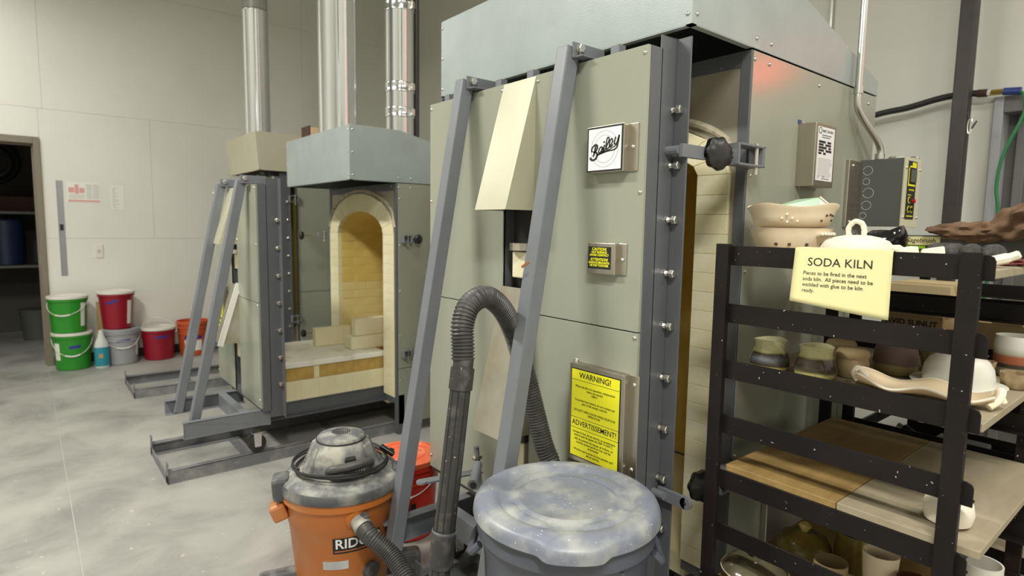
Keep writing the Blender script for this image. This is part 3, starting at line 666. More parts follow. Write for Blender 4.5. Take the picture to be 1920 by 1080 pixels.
# ================================================================ FLUE DUCTS
def duct(label, c, r, z0, bands=()):
    d = empty('flue_duct', (c[0], c[1], z0)); tag(d, label, 'duct', 'galvanised flue ducts')
    z = z0; k = 0
    while z < ZC:
        z2 = min(z+1.15, ZC)
        MB().lathe((c[0], c[1], 0), [(r-.003, z), (r, z), (r, z2-.03), (r+.004, z2-.022), (r+.004, z2-.012), (r-.001, z2-.004), (r-.001, z2+.03 if z2 < ZC else z2)], 40).build('pipe_section', M['galv'], d, smooth=True)
        z = z2
    m = MB(); a = R(250); m.box(c[0]+(r+.001)*math.cos(a)-.004, c[0]+(r+.001)*math.cos(a)+.004, c[1]+(r+.001)*math.sin(a)-.003, c[1]+(r+.001)*math.sin(a)+.003, z0, ZC); m.build('lock_seam', M['galv'], d)
    for z in bands: 
        MB().lathe((c[0], c[1], 0), [(r, z-.035), (r+.006, z-.035), (r+.008, z-.028), (r+.006, z-.02), (r+.006, z+.02), (r+.008, z+.028), (r+.006, z+.035), (r, z+.035)], 40).build('band_clamp', M['galv'], d, smooth=True)
        MB().box(c[0]+.03, c[0]+.055, c[1]-r-.03, c[1]-r, z-.025, z+.025).build('clamp_lug', M['zinc'], d, bevel=.003)
    return d
duct('galvanised flue duct rising from the beige hood, leftmost of the three', (1.69, 5.72), .108, 2.13)
duct('widest galvanised flue duct rising from the grey hood, between the other two', (1.715, 4.0), .128, 1.985)
duct('galvanised flue duct with band clamps, rightmost of the three', (2.20, 4.02), .103, 1.86, (2.22, 2.40, 2.97))
t = MB(); t.tube([(2.36, 4.05, 1.80), (2.36, 4.05, ZC)], .021, 12)
tag(t.build('gas_riser_pipe', M['blackpipe'], smooth=True, at=(2.36, 4.05, 1.8)), 'thin black iron pipe rising right of the flue ducts', 'pipe')
bx = empty('cardboard_box', (1.75, 4.46, 2.004)); tag(bx, 'small peach and brown carton on top of the grey hood', 'box')
MB().box(1.66, 1.86, 4.37, 4.52, 2.004, 2.105).build('carton', M['peach'], bx, bevel=.003); MB().box(1.652, 1.66, 4.37, 4.53, 2.004, 2.115).build('flap', M['darkbrown'], bx)

# ================================================================ KILN DOORS ON THEIR CARS
def wheel(parent, c, r=.05):
    c = Vector(c)
    m = MB(); m.tube([c+Vector((0,-.016,0)), c+Vector((0,-.013,0)), c+Vector((0,.013,0)), c+Vector((0,.016,0))], [r-.005, r, r, r-.005], 24); w = m.build('wheel', M['rubber'], parent, smooth=True)
    m = MB()
    for s in (-1, 1):
        poly = [(c.x-.018, c.y+s*.022, c.z-.018), (c.x+.018, c.y+s*.022, c.z-.018), (c.x+.022, c.y+s*.022, c.z+r+.012), (c.x-.022, c.y+s*.022, c.z+r+.012)]
        m.prism(poly, (0, .003*s, 0))
    m.box(c.x-.03, c.x+.03, c.y-.026, c.y+.026, c.z+r+.012, c.z+r+.018); m.cyl((c.x, c.y-.030, c.z), (c.x, c.y+.030, c.z), .007, n=10)
    m.build('caster_fork', M['galv'], parent, bevel=.0015)

def car(P):
    y0, y1, xf, zb, zt = P['y0'], P['y1'], P['xf'], P['zb'], P['zt']; s0, s1 = P['slot']
    d = empty('kiln_door_car', (xf, (y0+y1)/2, 0)); tag(d, P['label'], 'kiln door', 'rolling kiln doors')
    zs = P['seam']
    for (a, b) in ((y0+.002, s0), (s1, y1-.002)):
        MB().box(xf, xf+.012, a, b, zb, zs-.0015).build('panel', M['panel'], d, bevel=.0015); MB().box(xf, xf+.012, a, b, zs+.0015, zt).build('panel', M['panel'], d, bevel=.0015)
    # slot between the panels with the burner port behind
    MB().box(xf+.004, xf+.05, s0-.004, s0, zb, zt).box(xf+.004, xf+.05, s1, s1+.004, zb, zt).build('slot_side', M['frame'], d)
    MB().box(xf+.05, xf+.056, s0-.004, s1+.004, zb, zt).build('slot_back', M['dark'], d)
    for z in P['ports']:
        MB().box(xf+.012, xf+.05, (s0+s1)/2-.04, (s0+s1)/2+.04, z-.045, z+.045).build('port_brick', M['brick2'], d, bevel=.004)
        MB().lathe((xf+.025, (s0+s1)/2, z+.05), [(.0,0),(.045,0),(.045,.025),(.0,.025)], 20).build('port_collar', M['stainless'], d)
    # slanted covers over the slot
    def cover(z0, z1, pr, key):
        m = MB(); a, b = s0-.004, s1+.004
        m.add([(xf, a, z1), (xf, b, z1), (xf-pr, b, z0), (xf-pr, a, z0), (xf, a, z0), (xf, b, z0)], [(0,1,2,3), (0,3,4), (1,5,2)])
        o = m.build('slot_cover', M[key], d, solid=.003); me = o.data
        return o
    for c in P['covers']: cover(*c)
    # steel frame round the door
    fd = .062
    for (a, b) in ((y0, y0+.05), (y1-.05, y1)): MB().box(xf+.012, xf+fd, a, b, zb-.02, zt).build('side_channel', M['frame'], d, bevel=.002)
    MB().box(xf+.012, xf+fd, y0+.05, y1-.05, zt-.05, zt).build('top_channel', M['frame'], d); MB().box(xf+.012, xf+fd, y0+.05, y1-.05, zb-.02, zb+.03).build('bottom_channel', M['frame'], d)
    MB().box(xf+.056, xf+fd, y0+.05, y1-.05, zb+.03, zt-.05).build('back_sheet', M['frame'], d)
    fz0, fz1 = zb-.06, zt+.035
    for (yy, s) in ((y0, -1), (y1, 1)):
        m = MB(); ya = yy; 
        m.box(xf+.055, xf+.128, min(ya, ya-s*.006), max(ya, ya-s*.006), fz0, fz1); m.box(xf+.122, xf+.128, min(ya, ya+s*.046), max(ya, ya+s*.046), fz0, fz1)
        fo = m.build('edge_angle', M['frame'], d, bevel=.002)
        sub(fo)
        z = P['bolt0']
        while z < zt-.1:
            P_bolt.put(fo, (xf+.112, yy+s*.001, z), TO_NY if s < 0 else (R(-90), 0, 0)); z += P['boltstep']
    for (yy) in (y0+.012, y1-.012):
        for z in (zb+.05, zs-.015, (zs+zt)/2, zt-.02): P_screw.put(d, (xf-.0003, yy, z), TO_NX)
    for (yy) in (s0-.014, s1+.014):
        for z in (zs+.02, zt-.02, zs+.35): P_screw.put(d, (xf-.0003, yy, z), TO_NX)
    # lifting tabs along the top
    for yy in P['tabs']: MB().box(xf+.02, xf+.05, yy-.016, yy+.016, zt, zt+.03).build('tab', M['strut'], d, bevel=.002)
    # insulating plug
    pz0, pz1 = zb+.06, zt-.12
    ny = P['plug']; MB().box(xf+fd, xf+fd+.12, ny[0], ny[1], pz0, pz1).build('brick_plug', M['brick2'], d, bevel=.01)
    # leaning struts
    for (yy, xt, ztp, xb_, zb_) in P['struts']:
        MB().bar((xb_, yy, zb_), (xt, yy, ztp), .05, .05).build('strut', M['strut'], d, bevel=.004)
        m = MB(); b = (xf-.001) ; m.box(xt-.012, xf+.095, yy-.031, yy-.025, zt+.006, zt+.052); m.box(xt-.006, xf+.045, yy-.062, yy-.031, zt+.006, zt+.011)
        br = m.build('strut_bracket', M['strut'], d, bevel=.002); sub(br)
        P_bolt.put(br, (xt+.012, yy-.031, zt+.033), TO_NY, (1.1,1.1,.55))
    # rolling chassis
    b0, b1, cx0, cx1 = P['bars']; cz0, cz1 = P.get('cz', (.229, .320))
    for yy in (b0, b1):
        m = MB(); yi = .04 if yy == b0 else -.04
        m.box(cx0, cx1, min(yy, yy+.006*(1 if yi > 0 else -1)), max(yy, yy+.006*(1 if yi > 0 else -1)), cz0, cz1); m.box(cx0, cx1, min(yy, yy+yi), max(yy, yy+yi), cz1-.006, cz1); m.box(cx0, cx1, min(yy, yy+yi), max(yy, yy+yi), cz0, cz0+.006)
        m.build('chassis_rail', M['strut'], d, bevel=.002)
    for x in P['cross']:
        m = MB(); m.box(x, x+.045, b0+.04, b1-.04, cz1-.008, cz1-.001); m.box(x, x+.006, b0+.04, b1-.04, cz0, cz1-.008); m.build('cross_member', M['strut'], d, bevel=.002)
    for (x, yy) in P['wheels']: wheel(d, (x, yy, .126 if P.get('onrail', True) else .05), .05)
    return d

D1 = car(dict(label='tall khaki kiln door with leaning struts and signs, behind the round grey bin', y0=1.028, y1=2.123, xf=1.30, zb=.373, zt=1.886, slot=(1.480, 1.636), seam=1.112,
    ports=(1.27, .60), covers=((1.455, 1.884, .12, 'flue_cover'), (.695, 1.192, .12, 'stain')), bolt0=.520, boltstep=.151, tabs=(1.165, 1.53, 1.70, 2.03), plug=(1.16, 1.99),
    struts=((1.302, 1.272, 1.925, .972, .232), (1.837, 1.272, 1.925, .972, .232)), bars=(1.262, 1.902, .95, 1.66), cross=(1.20, 1.50), wheels=((1.28, 1.285), (1.28, 1.885), (1.60, 1.285), (1.60, 1.885)), onrail=True))
D2 = car(dict(label='grey kiln door rolled out in front of the open arched kiln', y0=3.472, y1=4.42, xf=1.0, zb=.335, zt=1.615, slot=(3.87, 4.01), seam=.95,
    ports=(1.16, .60), covers=((1.27, 1.612, .10, 'flue_cover'), (.66, 1.02, .11, 'stain'), ), bolt0=.470, boltstep=.158, tabs=(3.6, 4.25), plug=(3.63, 4.30),
    struts=((3.60, .962, 1.635, .672, .265), (4.035, .962, 1.635, .672, .235)), bars=(3.50, 4.06, .606, 1.06), cross=(.90,), wheels=((.985, 3.52), (.985, 4.04), (2.3, 3.72), (2.3, 4.04))))
D3 = car(dict(label='kiln door closed against the farthest kiln under the beige hood', y0=5.24, y1=6.16, xf=1.66, zb=.36, zt=1.80, slot=(5.62, 5.78), seam=1.05,
    ports=(1.2, .6), covers=((1.40, 1.79, .10, 'flue_cover'), (.70, 1.10, .11, 'flue_cover')), bolt0=.5, boltstep=.155, tabs=(5.4, 5.98), plug=(5.40, 6.0),
    struts=((5.46, 1.622, 1.82, 1.33, .25), (5.94, 1.622, 1.82, 1.33, .25)), bars=(5.42, 5.98, 1.30, 1.80), cross=(1.55,), wheels=((1.45, 5.44), (1.45, 5.96))))

# handle arms and knobs on the big door
for z in (1.615, .628):
    m = MB()
    if z > 1: m.box(1.395, 1.512, .976, .988, z-.018, z+.018); m.cyl((1.512, .976, z), (1.512, .988, z), .018, n=20); hc = ((1.512, .9755, z), (1.512, .9885, z))
    else: m.box(1.404, 1.416, .925, 1.02, z-.018, z+.018); m.cyl((1.404, .925, z), (1.416, .925, z), .018, n=20); hc = ((1.4035, .925, z), (1.4165, .925, z))
    m.build('clamp_arm', M['strut'], D1, bevel=.001); MB().cyl(*hc, .0045, n=12).build('arm_hole', M['dark'], D1)
    knob(D1, (1.542, .962, z+.002), (-.25, -1, 0.1), .046); MB().cyl((1.395, .988, z+.002), (1.395, 1.03, z+.002), .012, n=12).build('arm_pivot', M['strut'], D1)

# sign boxes on the big door (faces look towards -X)
def signbox(y0, y1, z0, z1, th, fl, key='stainless'):
    m = MB(); m.box(1.30-th, 1.30, y0, y1, z0, z1); m.box(1.296, 1.2995, y0-fl, y1+.006, z0, z1)
    b = sub(m.build('sign_box', M[key], D1, bevel=.002)); return b
sb = signbox(1.078, 1.214, 1.556, 1.686, .030, .028); sb['label'] = 'stainless box with a white script logo plate'
xs_ = 1.2695
MB().box(xs_-.0006, xs_+.001, 1.0805, 1.2115, 1.5585, 1.6835).build('plate_border', M['ink'], sb); MB().box(xs_-.0010, xs_, 1.0855, 1.2065, 1.5635, 1.6785).build('plate_face', M['white'], sb)
yc_, zc_ = 1.146, 1.621
for rr in (.050, .038):
    n = 48; MB().tube([(xs_-.0011, yc_+rr*math.cos(2*math.pi*k/n), zc_+rr*math.sin(2*math.pi*k/n)) for k in range(n+1)], .0004, 4, False).build('logo_ring', M['ink'], sb)
# the script logo as brush strokes; points are given on a plate 594 wide, measured from its upper left corner along its own edges
def plate(px, py):
    u = (px-528)/594.0; t = 190-95*u; b = 955-50*u
    return Vector((0, 1.2065-.121*u, 1.5635+.115*(b-py)/(b-t)))
def stroke(pts, w, name='logo_stroke'):
    p = catmull([plate(*q) for q in pts], 8); vs = []; fs = []; n = len(p)
    for i, q in enumerate(p):
        t = (p[min(i+1, n-1)] - p[max(i-1, 0)]).normalized(); nr = Vector((0, -t.z, t.y)); ww = w*(.75 + .25*abs(t.z))/2
        for dx in (.0012, .0016):
            for sg in (1, -1): vs.append(Vector((xs_-dx, q.y, q.z)) + nr*(ww*sg))
    for i in range(n-1):
        k = i*4; fs += [(k+2, k+3, k+7, k+6), (k, k+4, k+5, k+1), (k, k+2, k+6, k+4), (k+1, k+5, k+7, k+3)]
    fs += [(0, 1, 3, 2), (4*n-4, 4*n-2, 4*n-1, 4*n-3)]
    MB().add(vs, fs).build(name, M['ink'], sb)
stroke([(605, 600), (590, 570), (605, 515), (655, 462), (693, 475), (695, 530), (660, 585), (618, 600)], .0056)      # B, upper loop
stroke([(668, 480), (655, 560), (640, 630), (618, 685)], .0058)                                                     # B, stem
stroke([(640, 600), (685, 615), (696, 660), (672, 720), (620, 752), (578, 735), (574, 700)], .0072)                 # B, bowl
stroke([(792, 515), (765, 500), (735, 540), (722, 595), (742, 612), (775, 570), (793, 510), (778, 585), (803, 592)], .0048)   # a
stroke([(803, 592), (829, 460), (812, 560), (832, 572)], .0046)                                                      # i
stroke([(832, 572), (872, 470), (908, 370), (897, 320), (872, 345), (855, 470), (864, 545), (900, 515)], .0046)      # l
stroke([(900, 515), (948, 450), (972, 385), (955, 345), (928, 385), (916, 465), (938, 500), (980, 455)], .0046)      # e
stroke([(1024, 310), (1006, 395), (1004, 440), (1035, 438), (1062, 375), (1086, 272)], .0050)                       # y
stroke([(1086, 272), (1068, 420), (1048, 505), (1000, 550), (900, 574), (800, 610), (700, 655)], .0050)             # y, tail
stroke([(690, 650), (780, 612), (880, 566), (980, 505), (1060, 450)], .0034)                                         # joining stroke
dq = plate(820, 408); MB().cyl((xs_-.0012, dq.y, dq.z), (xs_-.0016, dq.y, dq.z), .0030, n=14).build('logo_dot', M['ink'], sb)
P_screw.put(sb, (1.2955, 1.066, 1.622), TO_NX)

sb = signbox(1.103, 1.208, 1.268, 1.358, .022, .026); sb['label'] = 'stainless box with a black caution label in yellow print'
xs_ = 1.2775; MB().box(xs_-.0006, xs_+.001, 1.118, 1.204, 1.283, 1.347).build('label_face', M['ink'], sb)
for i, (t_, s_) in enumerate((('CAUTION!', .0115), ('HOT SURFACE:', .0088), ('AVOID CONTACT', .0088), ('ATTENTION!', .0115), ('SURFACE BRULANTE:', .0084), ('NE PAS TOUCHER', .0088))):
    z = (1.3395, 1.3305, 1.3225, 1.3095, 1.3005, 1.2925)[i]
    lettering(t_, s_, M['yellow'], sb, (xs_-.0008, 1.161, z), *FX, offset=.0003)
P_screw.put(sb, (1.2955, 1.090, 1.312), TO_NX)

sb = signbox(1.046, 1.262, .690, .992, .028, .030); sb['label'] = 'stainless box with a yellow bilingual warning label'
xs_ = 1.2715; MB().box(xs_-.0006, xs_+.001, 1.060, 1.254, .704, .978).build('label_border', M['ink'], sb); MB().box(xs_-.0011, xs_, 1.063, 1.251, .707, .975).build('label_face', M['yellow'], sb)
for z in (.9435, .8275, .795): MB().box(xs_-.0014, xs_-.001, 1.063, 1.251, z-.0006, z+.0006).build('rule_line', M['ink'], sb)
lettering('WARNING!', .0245, M['ink'], sb, (xs_-.0013, 1.157, .959), *FX, offset=.0002)
lettering('ADVERTISSEMENT!', .0230, M['ink'], sb, (xs_-.0013, 1.157, .811), *FX, offset=.0001, squeeze=.92)
for z, t_ in ((.915, 'When the kiln is in operation, temperature\ninside can exceed\n2000 F'), (.878, 'To prevent burn hazard, do not contact any\npart of kiln except controls'), (.846, 'DO NOT OPEN DOOR WHILE KILN IS IN\nOPERATION'),
              (.778, 'Lorsque le four est en marche, sa température\ninterne peut de passer les 2000 °F/1095°C.'), (.752, 'Afin de prévenir les risques de brûlure, ne\ntouchez aucune partie du four sauf les\ncommandes'), (.724, "N'ouvrez pas la porte du four pendant qu'il\nest en marche.")):
    lettering(t_, .0096, M['ink'], sb, (xs_-.0013, 1.157, z), *FX, line=1.0, squeeze=.93)
for z in (.965, .720): P_screw.put(sb, (1.2955, 1.032, z), TO_NX)
P_screw.put(sb, (1.2955, 1.258, .996), TO_NX)
# scraped paint mark on the near strut
MB().bar((1.106, 1.303, 1.285), (1.1085, 1.275, 1.300), .003, .007, (1,0,0)).build('rust_scrape', mat('rust', (.30, .12, .04), .9), D1)
# locking T-handle and flat latch bar on the car
m = MB(); m.bar((.995, 1.66, .545), (1.255, 1.70, .50), .036, .006, (0,1,0)); m.cyl((.985, 1.66, .542), (.985, 1.66, .549), .018, n=16); lb = sub(m.build('latch_bar', M['strut'], D1))
MB().tube([(1.26, 1.69, .36), (1.235, 1.695, .60)], .010, 10).build('latch_screw', M['strut'], D1, smooth=True)
MB().tube([(1.155, 1.60, .510), (1.165, 1.61, .513), (1.225, 1.67, .545)], [.021, .018, .016], 14).build('latch_sleeve', M['strut'], D1, smooth=True)
MB().tube([(1.152, 1.597, .5095), (1.156, 1.601, .5105)], .012, 12).build('sleeve_bore', M['dark'], D1)
MB().lathe((1.243, 1.694, .555), [(.0,0),(.016,0),(.016,.012),(0,.012)], 6).build('nut', M['zinc'], D1)
MB().lathe((1.224, 1.686, .565), [(.0,-.012),(.010,-.008),(.012,0),(.010,.008),(0,.012)], 12).build('wing', M['zinc'], D1)

MB().bar((1.002, 3.862, 1.03), (.885, 3.862, .65), .006, .034).build('cover_edge', M['paperW'], D2, bevel=.002)
# warning label on the far half of the rolled-out door
sb = MB(); sb.box(.972, 1.0, 4.12, 4.32, .70, .99); sb = sub(sb.build('sign_box', M['stainless'], D2, bevel=.002))
MB().box(.9705, .972, 4.13, 4.31, .71, .98).build('label_face', M['yellow'], sb)
for k in range(7): MB().box(.9700, .9705, 4.15+random.uniform(0,.03), 4.29-random.uniform(0,.03), .735+k*.034, .745+k*.034).build('text_line', M['ink'], sb)

# brick bed that rides on the rolled-out car
bedx0, bedx1, by0, by1 = 1.185, 1.86, 3.645, 4.35
for yy in (by0, by1-.04): MB().box(1.06, 2.55, yy+.012, yy+.028, .205, .297).box(1.06, 2.55, yy-.012, yy+.045, .197, .207).box(1.06, 2.55, yy+.004, yy+.04, .287, .297).build('bed_channel', M['frame'], D2, bevel=.002)
MB().box(1.13, 2.5, by0+.05, by1-.05, .28, .297).build('bed_plate', M['frame'], D2)
x = bedx0; w = .1125; k = 0
while x < 2.55:
    for (yy) in (by0+.0575, by1-.0575): jambbrick(w, .115, .122, 'brick2' if k % 2 else 'brick').put(D2, (x+w/2, yy, .298+.061))
    x += w; k += 1
MB().box(bedx0, 2.5, by0+.115, by1-.115, .298, .415).build('bed_core', M['brick'], D2)
x = bedx0; k = 0
for w in (.20, .035, .115, .114, .114, .114, .20, .2):
    for yy in (by0+.075, by1-.075): jambbrick(w, .114, .082, 'brickB' if k not in (1,) else 'brick').put(D2, (x+w/2, yy, .421+.041))
    x += w; k += 1
MB().box(bedx0, 2.3, by0+.14, by1-.14, .421, .503).build('bed_support', M['brickB'], D2)
sl = empty('kiln_shelf_slab', (1.6, 3.95, .503)); tag(sl, 'white washed kiln shelf slab on the brick bed of the rolled-out car', 'kiln shelf')
MB().box(bedx0, 1.885, by0+.005, by1-.02, .503, .538).build('slab', M['shelfwash'], sl, bevel=.006)
MB().box(1.19, 1.235, 3.72, 3.76, .538, .539).build('glaze_drip', M['brickB'], sl)
def fb(label, x0, x1, y0, y1, z0, z1, key='brick2', rot=0):
    o = tag(MB().box(x0, x1, y0, y1, z0, z1).build('firebrick', M[key], bevel=.005, at=((x0+x1)/2, (y0+y1)/2, z0)), label, 'brick', 'loose bricks on the kiln car')
    o.rotation_euler = (0, 0, rot)
fb('cream firebrick slab standing on edge on the white kiln shelf, left one', 1.545, 1.805, 4.04, 4.10, .539, .668, 'brick', R(-3))
fb('low cream firebrick at the mouth of the arch, under the upright one', 1.70, 1.96, 3.80, 3.92, .539, .625)
fb('cream firebrick standing on another at the mouth of the arch', 1.745, 1.985, 3.84, 3.90, .626, .745, 'brick2', R(2))

# ================================================================ FLOOR TRACKS
def track(label, y0, y1, x0, x1, h=.072):
    t = empty('floor_track', (x0, (y0+y1)/2, 0)); tag(t, label, 'track', 'steel floor tracks for the kiln cars')
    for (yy, s) in ((y0, 1), (y1, -1)):
        m = MB(); a = sorted((yy, yy+s*.006)); b = sorted((yy, yy+s*.05)); m.box(x0, x1, a[0], a[1], 0, h); m.box(x0, x1, b[0], b[1], 0, .007)
        c = sorted((yy, yy+s*.04)); m.box(x0, x1, c[0], c[1], h-.006, h)
        m.build('rail', M['track'], t, bevel=.0015)
        MB().box(x0-.006, x0, *sorted((yy, yy+s*.045)), 0, h+.048).build('end_stop', M['track'], t, bevel=.0015)
    MB().box(x0-.006, x0+.0, y0, y1, 0, .045).build('end_tie', M['track'], t)
    for x in (x0+.42, x0+1.0): MB().box(x, x+.05, y0+.05, y1-.05, 0, .008).build('cross_tie', M['track'], t)
track('steel floor track of the rolled-out car, in front of the open arched kiln', 3.505, 4.06, .528, 2.55)
track('steel floor track in front of the farthest kiln', 5.42, 5.98, .612, 2.6)
track('steel floor track under the big door, by the orange vacuum', 1.268, 1.896, 1.10, 2.6)

# ================================================================ BUCKETS
TOCAM = Vector((-.105, -.994, 0))      # side of the buckets that faces the room
def bucket(label, c, h, rt_, rb_, key, lidkey='lidwhite', ribs=(), tape=None, lid=True, bail=None, white_label=None, group='buckets along the left wall', lid_edge=.016):
    b = empty('bucket', c); tag(b, label, 'bucket', group); C_ = Vector(c)
    prof = [(0, .006), (rb_-.01, 0), (rb_, .006)]
    top = h-lid_edge
    rr = lambda z: rb_ + (rt_-rb_)*z/h
    zz = .01
    for z in ribs:
        prof += [(rr(z-.012), z-.012), (rr(z)+.006, z-.009), (rr(z)+.006, z-.004), (rr(z), z)]
    prof += [(rr(top-.035), top-.035), (rr(top)+.007, top-.032), (rr(top)+.007, top-.003), (rr(top), top), (rr(top)-.004, top), (rr(top)-.005, top-.03), (0, top-.04)]
    MB().lathe(c, prof, 40).build('body', M[key], b, smooth=True)
    if lid:
        l = MB().lathe(c, [(0, h-.006), (rt_-.022, h-.006), (rt_-.018, h), (rt_+.004, h), (rt_+.010, h-.004), (rt_+.010, h-lid_edge-.008), (rt_+.006, h-lid_edge-.008)], 40).build('lid', M[lidkey], b, smooth=True)
    def on(ang, z, dr=0): 
        d = Matrix.Rotation(ang, 3, 'Z') @ TOCAM; return C_ + d*(rr(z)+dr) + Vector((0,0,z))
    if bail:     # hanging wire handle: (turn, drop)
        turn, drop = bail; zt_ = top-.05; pts = []
        for k in range(25):
            t = k/24; ang = turn + R(-86) + R(172)*t; z = zt_ - drop*math.sin(math.pi*t); pts.append(on(ang, z, .010))
        h_ = sub(MB().tube(pts, .0028, 6).build('bail_handle', M['lidwhite'], b, smooth=True))
        g = pts[9:16]; MB().tube(g, .0075, 8).build('grip', M['lidwhite'], h_, smooth=True)
    if tape:     # (angle0, angle1, z0, z1, slope)
        a0, a1, z0, z1, sl_ = tape; n = 12; vs = []; fs = []
        for k in range(n+1):
            t = k/n; a = a0+(a1-a0)*t
            for z in (z0+sl_*t, z1+sl_*t): vs.append(on(a, z, .0012))
        for k in range(n): fs.append((2*k, 2*k+1, 2*k+3, 2*k+2))
        MB().add(vs, fs).build('tape_strip', M['bluetape'], b, solid=.001)
    if white_label:
        a0, a1, z0, z1 = white_label; n = 8; vs = []; fs = []
        for k in range(n+1):
            a = a0+(a1-a0)*k/n
            for z in (z0, z1): vs.append(on(a, z, .0012))
        for k in range(n): fs.append((2*k, 2*k+1, 2*k+3, 2*k+2))
        MB().add(vs, fs).build('paper_label', M['paperW'], b, solid=.001)
    return b
bucket('lower green bucket of the stack by the doorway', (.300, 6.93, 0), .352, .152, .135, 'green', tape=(R(-8), R(28), .205, .232, .008), bail=(R(2), .15), white_label=(R(-62), R(-40), .10, .26))
bucket('upper green bucket of the stack by the doorway, white lid', (.282, 6.93, .352), .345, .152, .133, 'green', bail=(R(-14), .11), white_label=(R(44), R(64), .06, .28))
bucket('grey ribbed bucket under the dark red one', (.688, 6.935, 0), .350, .150, .135, 'greyb', lidkey='greyb', ribs=(.24, .30), tape=(R(-15), R(32), .222, .242, .010), bail=(R(8), .12), white_label=(R(58), R(75), .08, .24))
bucket('dark red bucket stacked on the grey bucket, white lid', (.665, 6.935, .350), .370, .150, .120, 'crimson', tape=(R(-38), R(8), .245, .268, .03), white_label=(R(40), R(60), .05, .28))
rb_ = bucket('dark red bucket standing on the floor, its handle up over the white lid', (1.012, 6.945, 0), .330, .150, .132, 'crimson', tape=(R(-14), R(32), .225, .246, .006))
cc = Vector((1.012, 6.945, 0)); pts = [cc + Vector((.158*math.cos(a), .06*math.sin(a)*1.0, .28 + .13*math.sin(a))) for a in [math.pi*k/20 for k in range(21)]]
hb = sub(MB().tube(pts, .0028, 6).build('bail_handle', M['lidwhite'], rb_, smooth=True)); MB().tube(pts[8:13], .008, 8).build('grip', M['lidwhite'], hb, smooth=True)
bucket('orange-red bucket half hidden behind the leaning struts', (1.335, 6.965, 0), .380, .152, .128, 'orangeb', lid=False, ribs=(.24, .30, .345), white_label=(R(-40), R(30), .06, .17), tape=(R(-40), R(30), .185, .215, 0))
b5 = bucket('bright red bucket with a matching lid behind the orange vacuum', (1.295, 2.325, 0), .368, .148, .128, 'redb', lidkey='redlid', ribs=(.27,), bail=(R(-35), .09), group='buckets')
MB().lathe((1.295, 2.325, .362), [(.085, 0), (.088, .003), (.091, 0)], 36).build('lid_ring', M['redlid'], b5, smooth=True)
for (x, y, w, a) in ((1.255, 2.255, .035, 20), (1.27, 2.345, .05, 60)):
    o = MB().box(-w, w, -.016, .016, 0, .0006).build('lid_sticker', M['paperW' if a == 60 else 'paper'], b5); o.location = Vector((x, y, .3625)) - Vector(b5['_b']); o.rotation_euler = (0, 0, R(a))
m = MB(); n = 10; cc = Vector((1.295, 2.325, 0))
for k in range(6):
    a = R(200+k*11)
    m.box(cc.x+.142*math.cos(a)-.010, cc.x+.142*math.cos(a)+.010, cc.y+.142*math.sin(a)-.003, cc.y+.142*math.sin(a)+.003, .08+random.uniform(0,.03), .15+random.uniform(0,.05))
m.build('black_print', M['ink'], b5)
tb = tag(MB().box(.512, .590, YW-.06, YW-.04, 0, .60).build('tan_board_offcut', M['tan'], bevel=.002, at=(.55, YW-.05, 0)), 'tan board offcut leaning behind the cleaner bottle', 'board')
bt = empty('cleaner_bottle', (.515, 6.80, 0)); tag(bt, 'teal and white cleaner bottle between the green and grey buckets', 'bottle')
MB().lathe((.515, 6.80, 0), [(0, 0), (.055, 0), (.06, .01), (.06, .21), (.05, .25), (.028, .30), (.026, .33), (0, .33)], 24, squash=.8).build('body', M['bottleclear'], bt, smooth=True)
MB().lathe((.515, 6.80, 0), [(.0612, .02), (.0615, .19), (.0608, .20)], 24, squash=.8).build('label', M['teal'], bt, smooth=True); MB().lathe((.515, 6.80, .33), [(.02, 0), (.02, .03), (0, .03)], 16).build('cap', M['lidwhite'], bt, smooth=True)
MB().box(.485, .520, 6.748, 6.7515, .10, .14).build('label_picture', M['tan'], bt)

# ================================================================ WET-DRY VACUUM
VC = Vector((.87, 2.045, 0)); fd_ = Vector((-.3915, -.9202, 0)); rd_ = Vector((.9202, -.3915, 0))
v = empty('wet_dry_vacuum', tuple(VC)); tag(v, 'orange wet-dry vacuum with a dusty grey motor head and long black hose', 'vacuum')
dr = lambda z: .163 + (.200-.163)*(z-.06)/(.44-.06)
MB().lathe(tuple(VC), [(0, .055), (.150, .055), (.163, .065), (dr(.33), .33), (dr(.33)+.003, .334), (dr(.40), .40), (.202, .415), (.212, .418), (.212, .444), (.200, .446), (.190, .44), (0, .43)], 56).build('drum', M['orange'], v, smooth=True)
MB().lathe(tuple(VC), [(.2, .446), (.218, .446), (.2205, .452), (.216, .476), (.212, .480), (.2, .48)], 56).build('lid_band', M['vacgrey2'], v, smooth=True)
ld = sub(MB().lathe(tuple(VC), [(.212, .479), (.206, .489), (.196, .494), (.160, .506), (.150, .508), (0, .508)], 56).build('lid', M['vacgrey'], v, smooth=True))
hd = sub(MB().lathe(tuple(VC), [(.128, .506), (.124, .525), (.118, .56), (.106, .590), (.092, .608), (.086, .613), (.086, .620), (.080, .627), (.040, .636), (.0, .637)], 48, mod=lambda a, r, z: (r*(1+.035*math.cos(4*a)*max(0, min(1, (.60-z)/.05))), z)).build('motor_head', M['vacgrey'], v, smooth=True, sharp=45))
MB().lathe(tuple(VC), [(.088, .607), (.0895, .6115), (.0885, .615), (.084, .616)], 40).build('cap_groove', M['rubber'], hd, smooth=True)
m = MB()
for k in range(-4, 5):
    w = math.sqrt(max(0, .033**2-(k*.0072)**2)); p = VC + rd_*(k*.0072) + Vector((0, 0, .6372)); m.bar(p-fd_*w, p+fd_*w, .0038, .0016, tuple(rd_))
m.build('vent_slots', M['black'], hd)
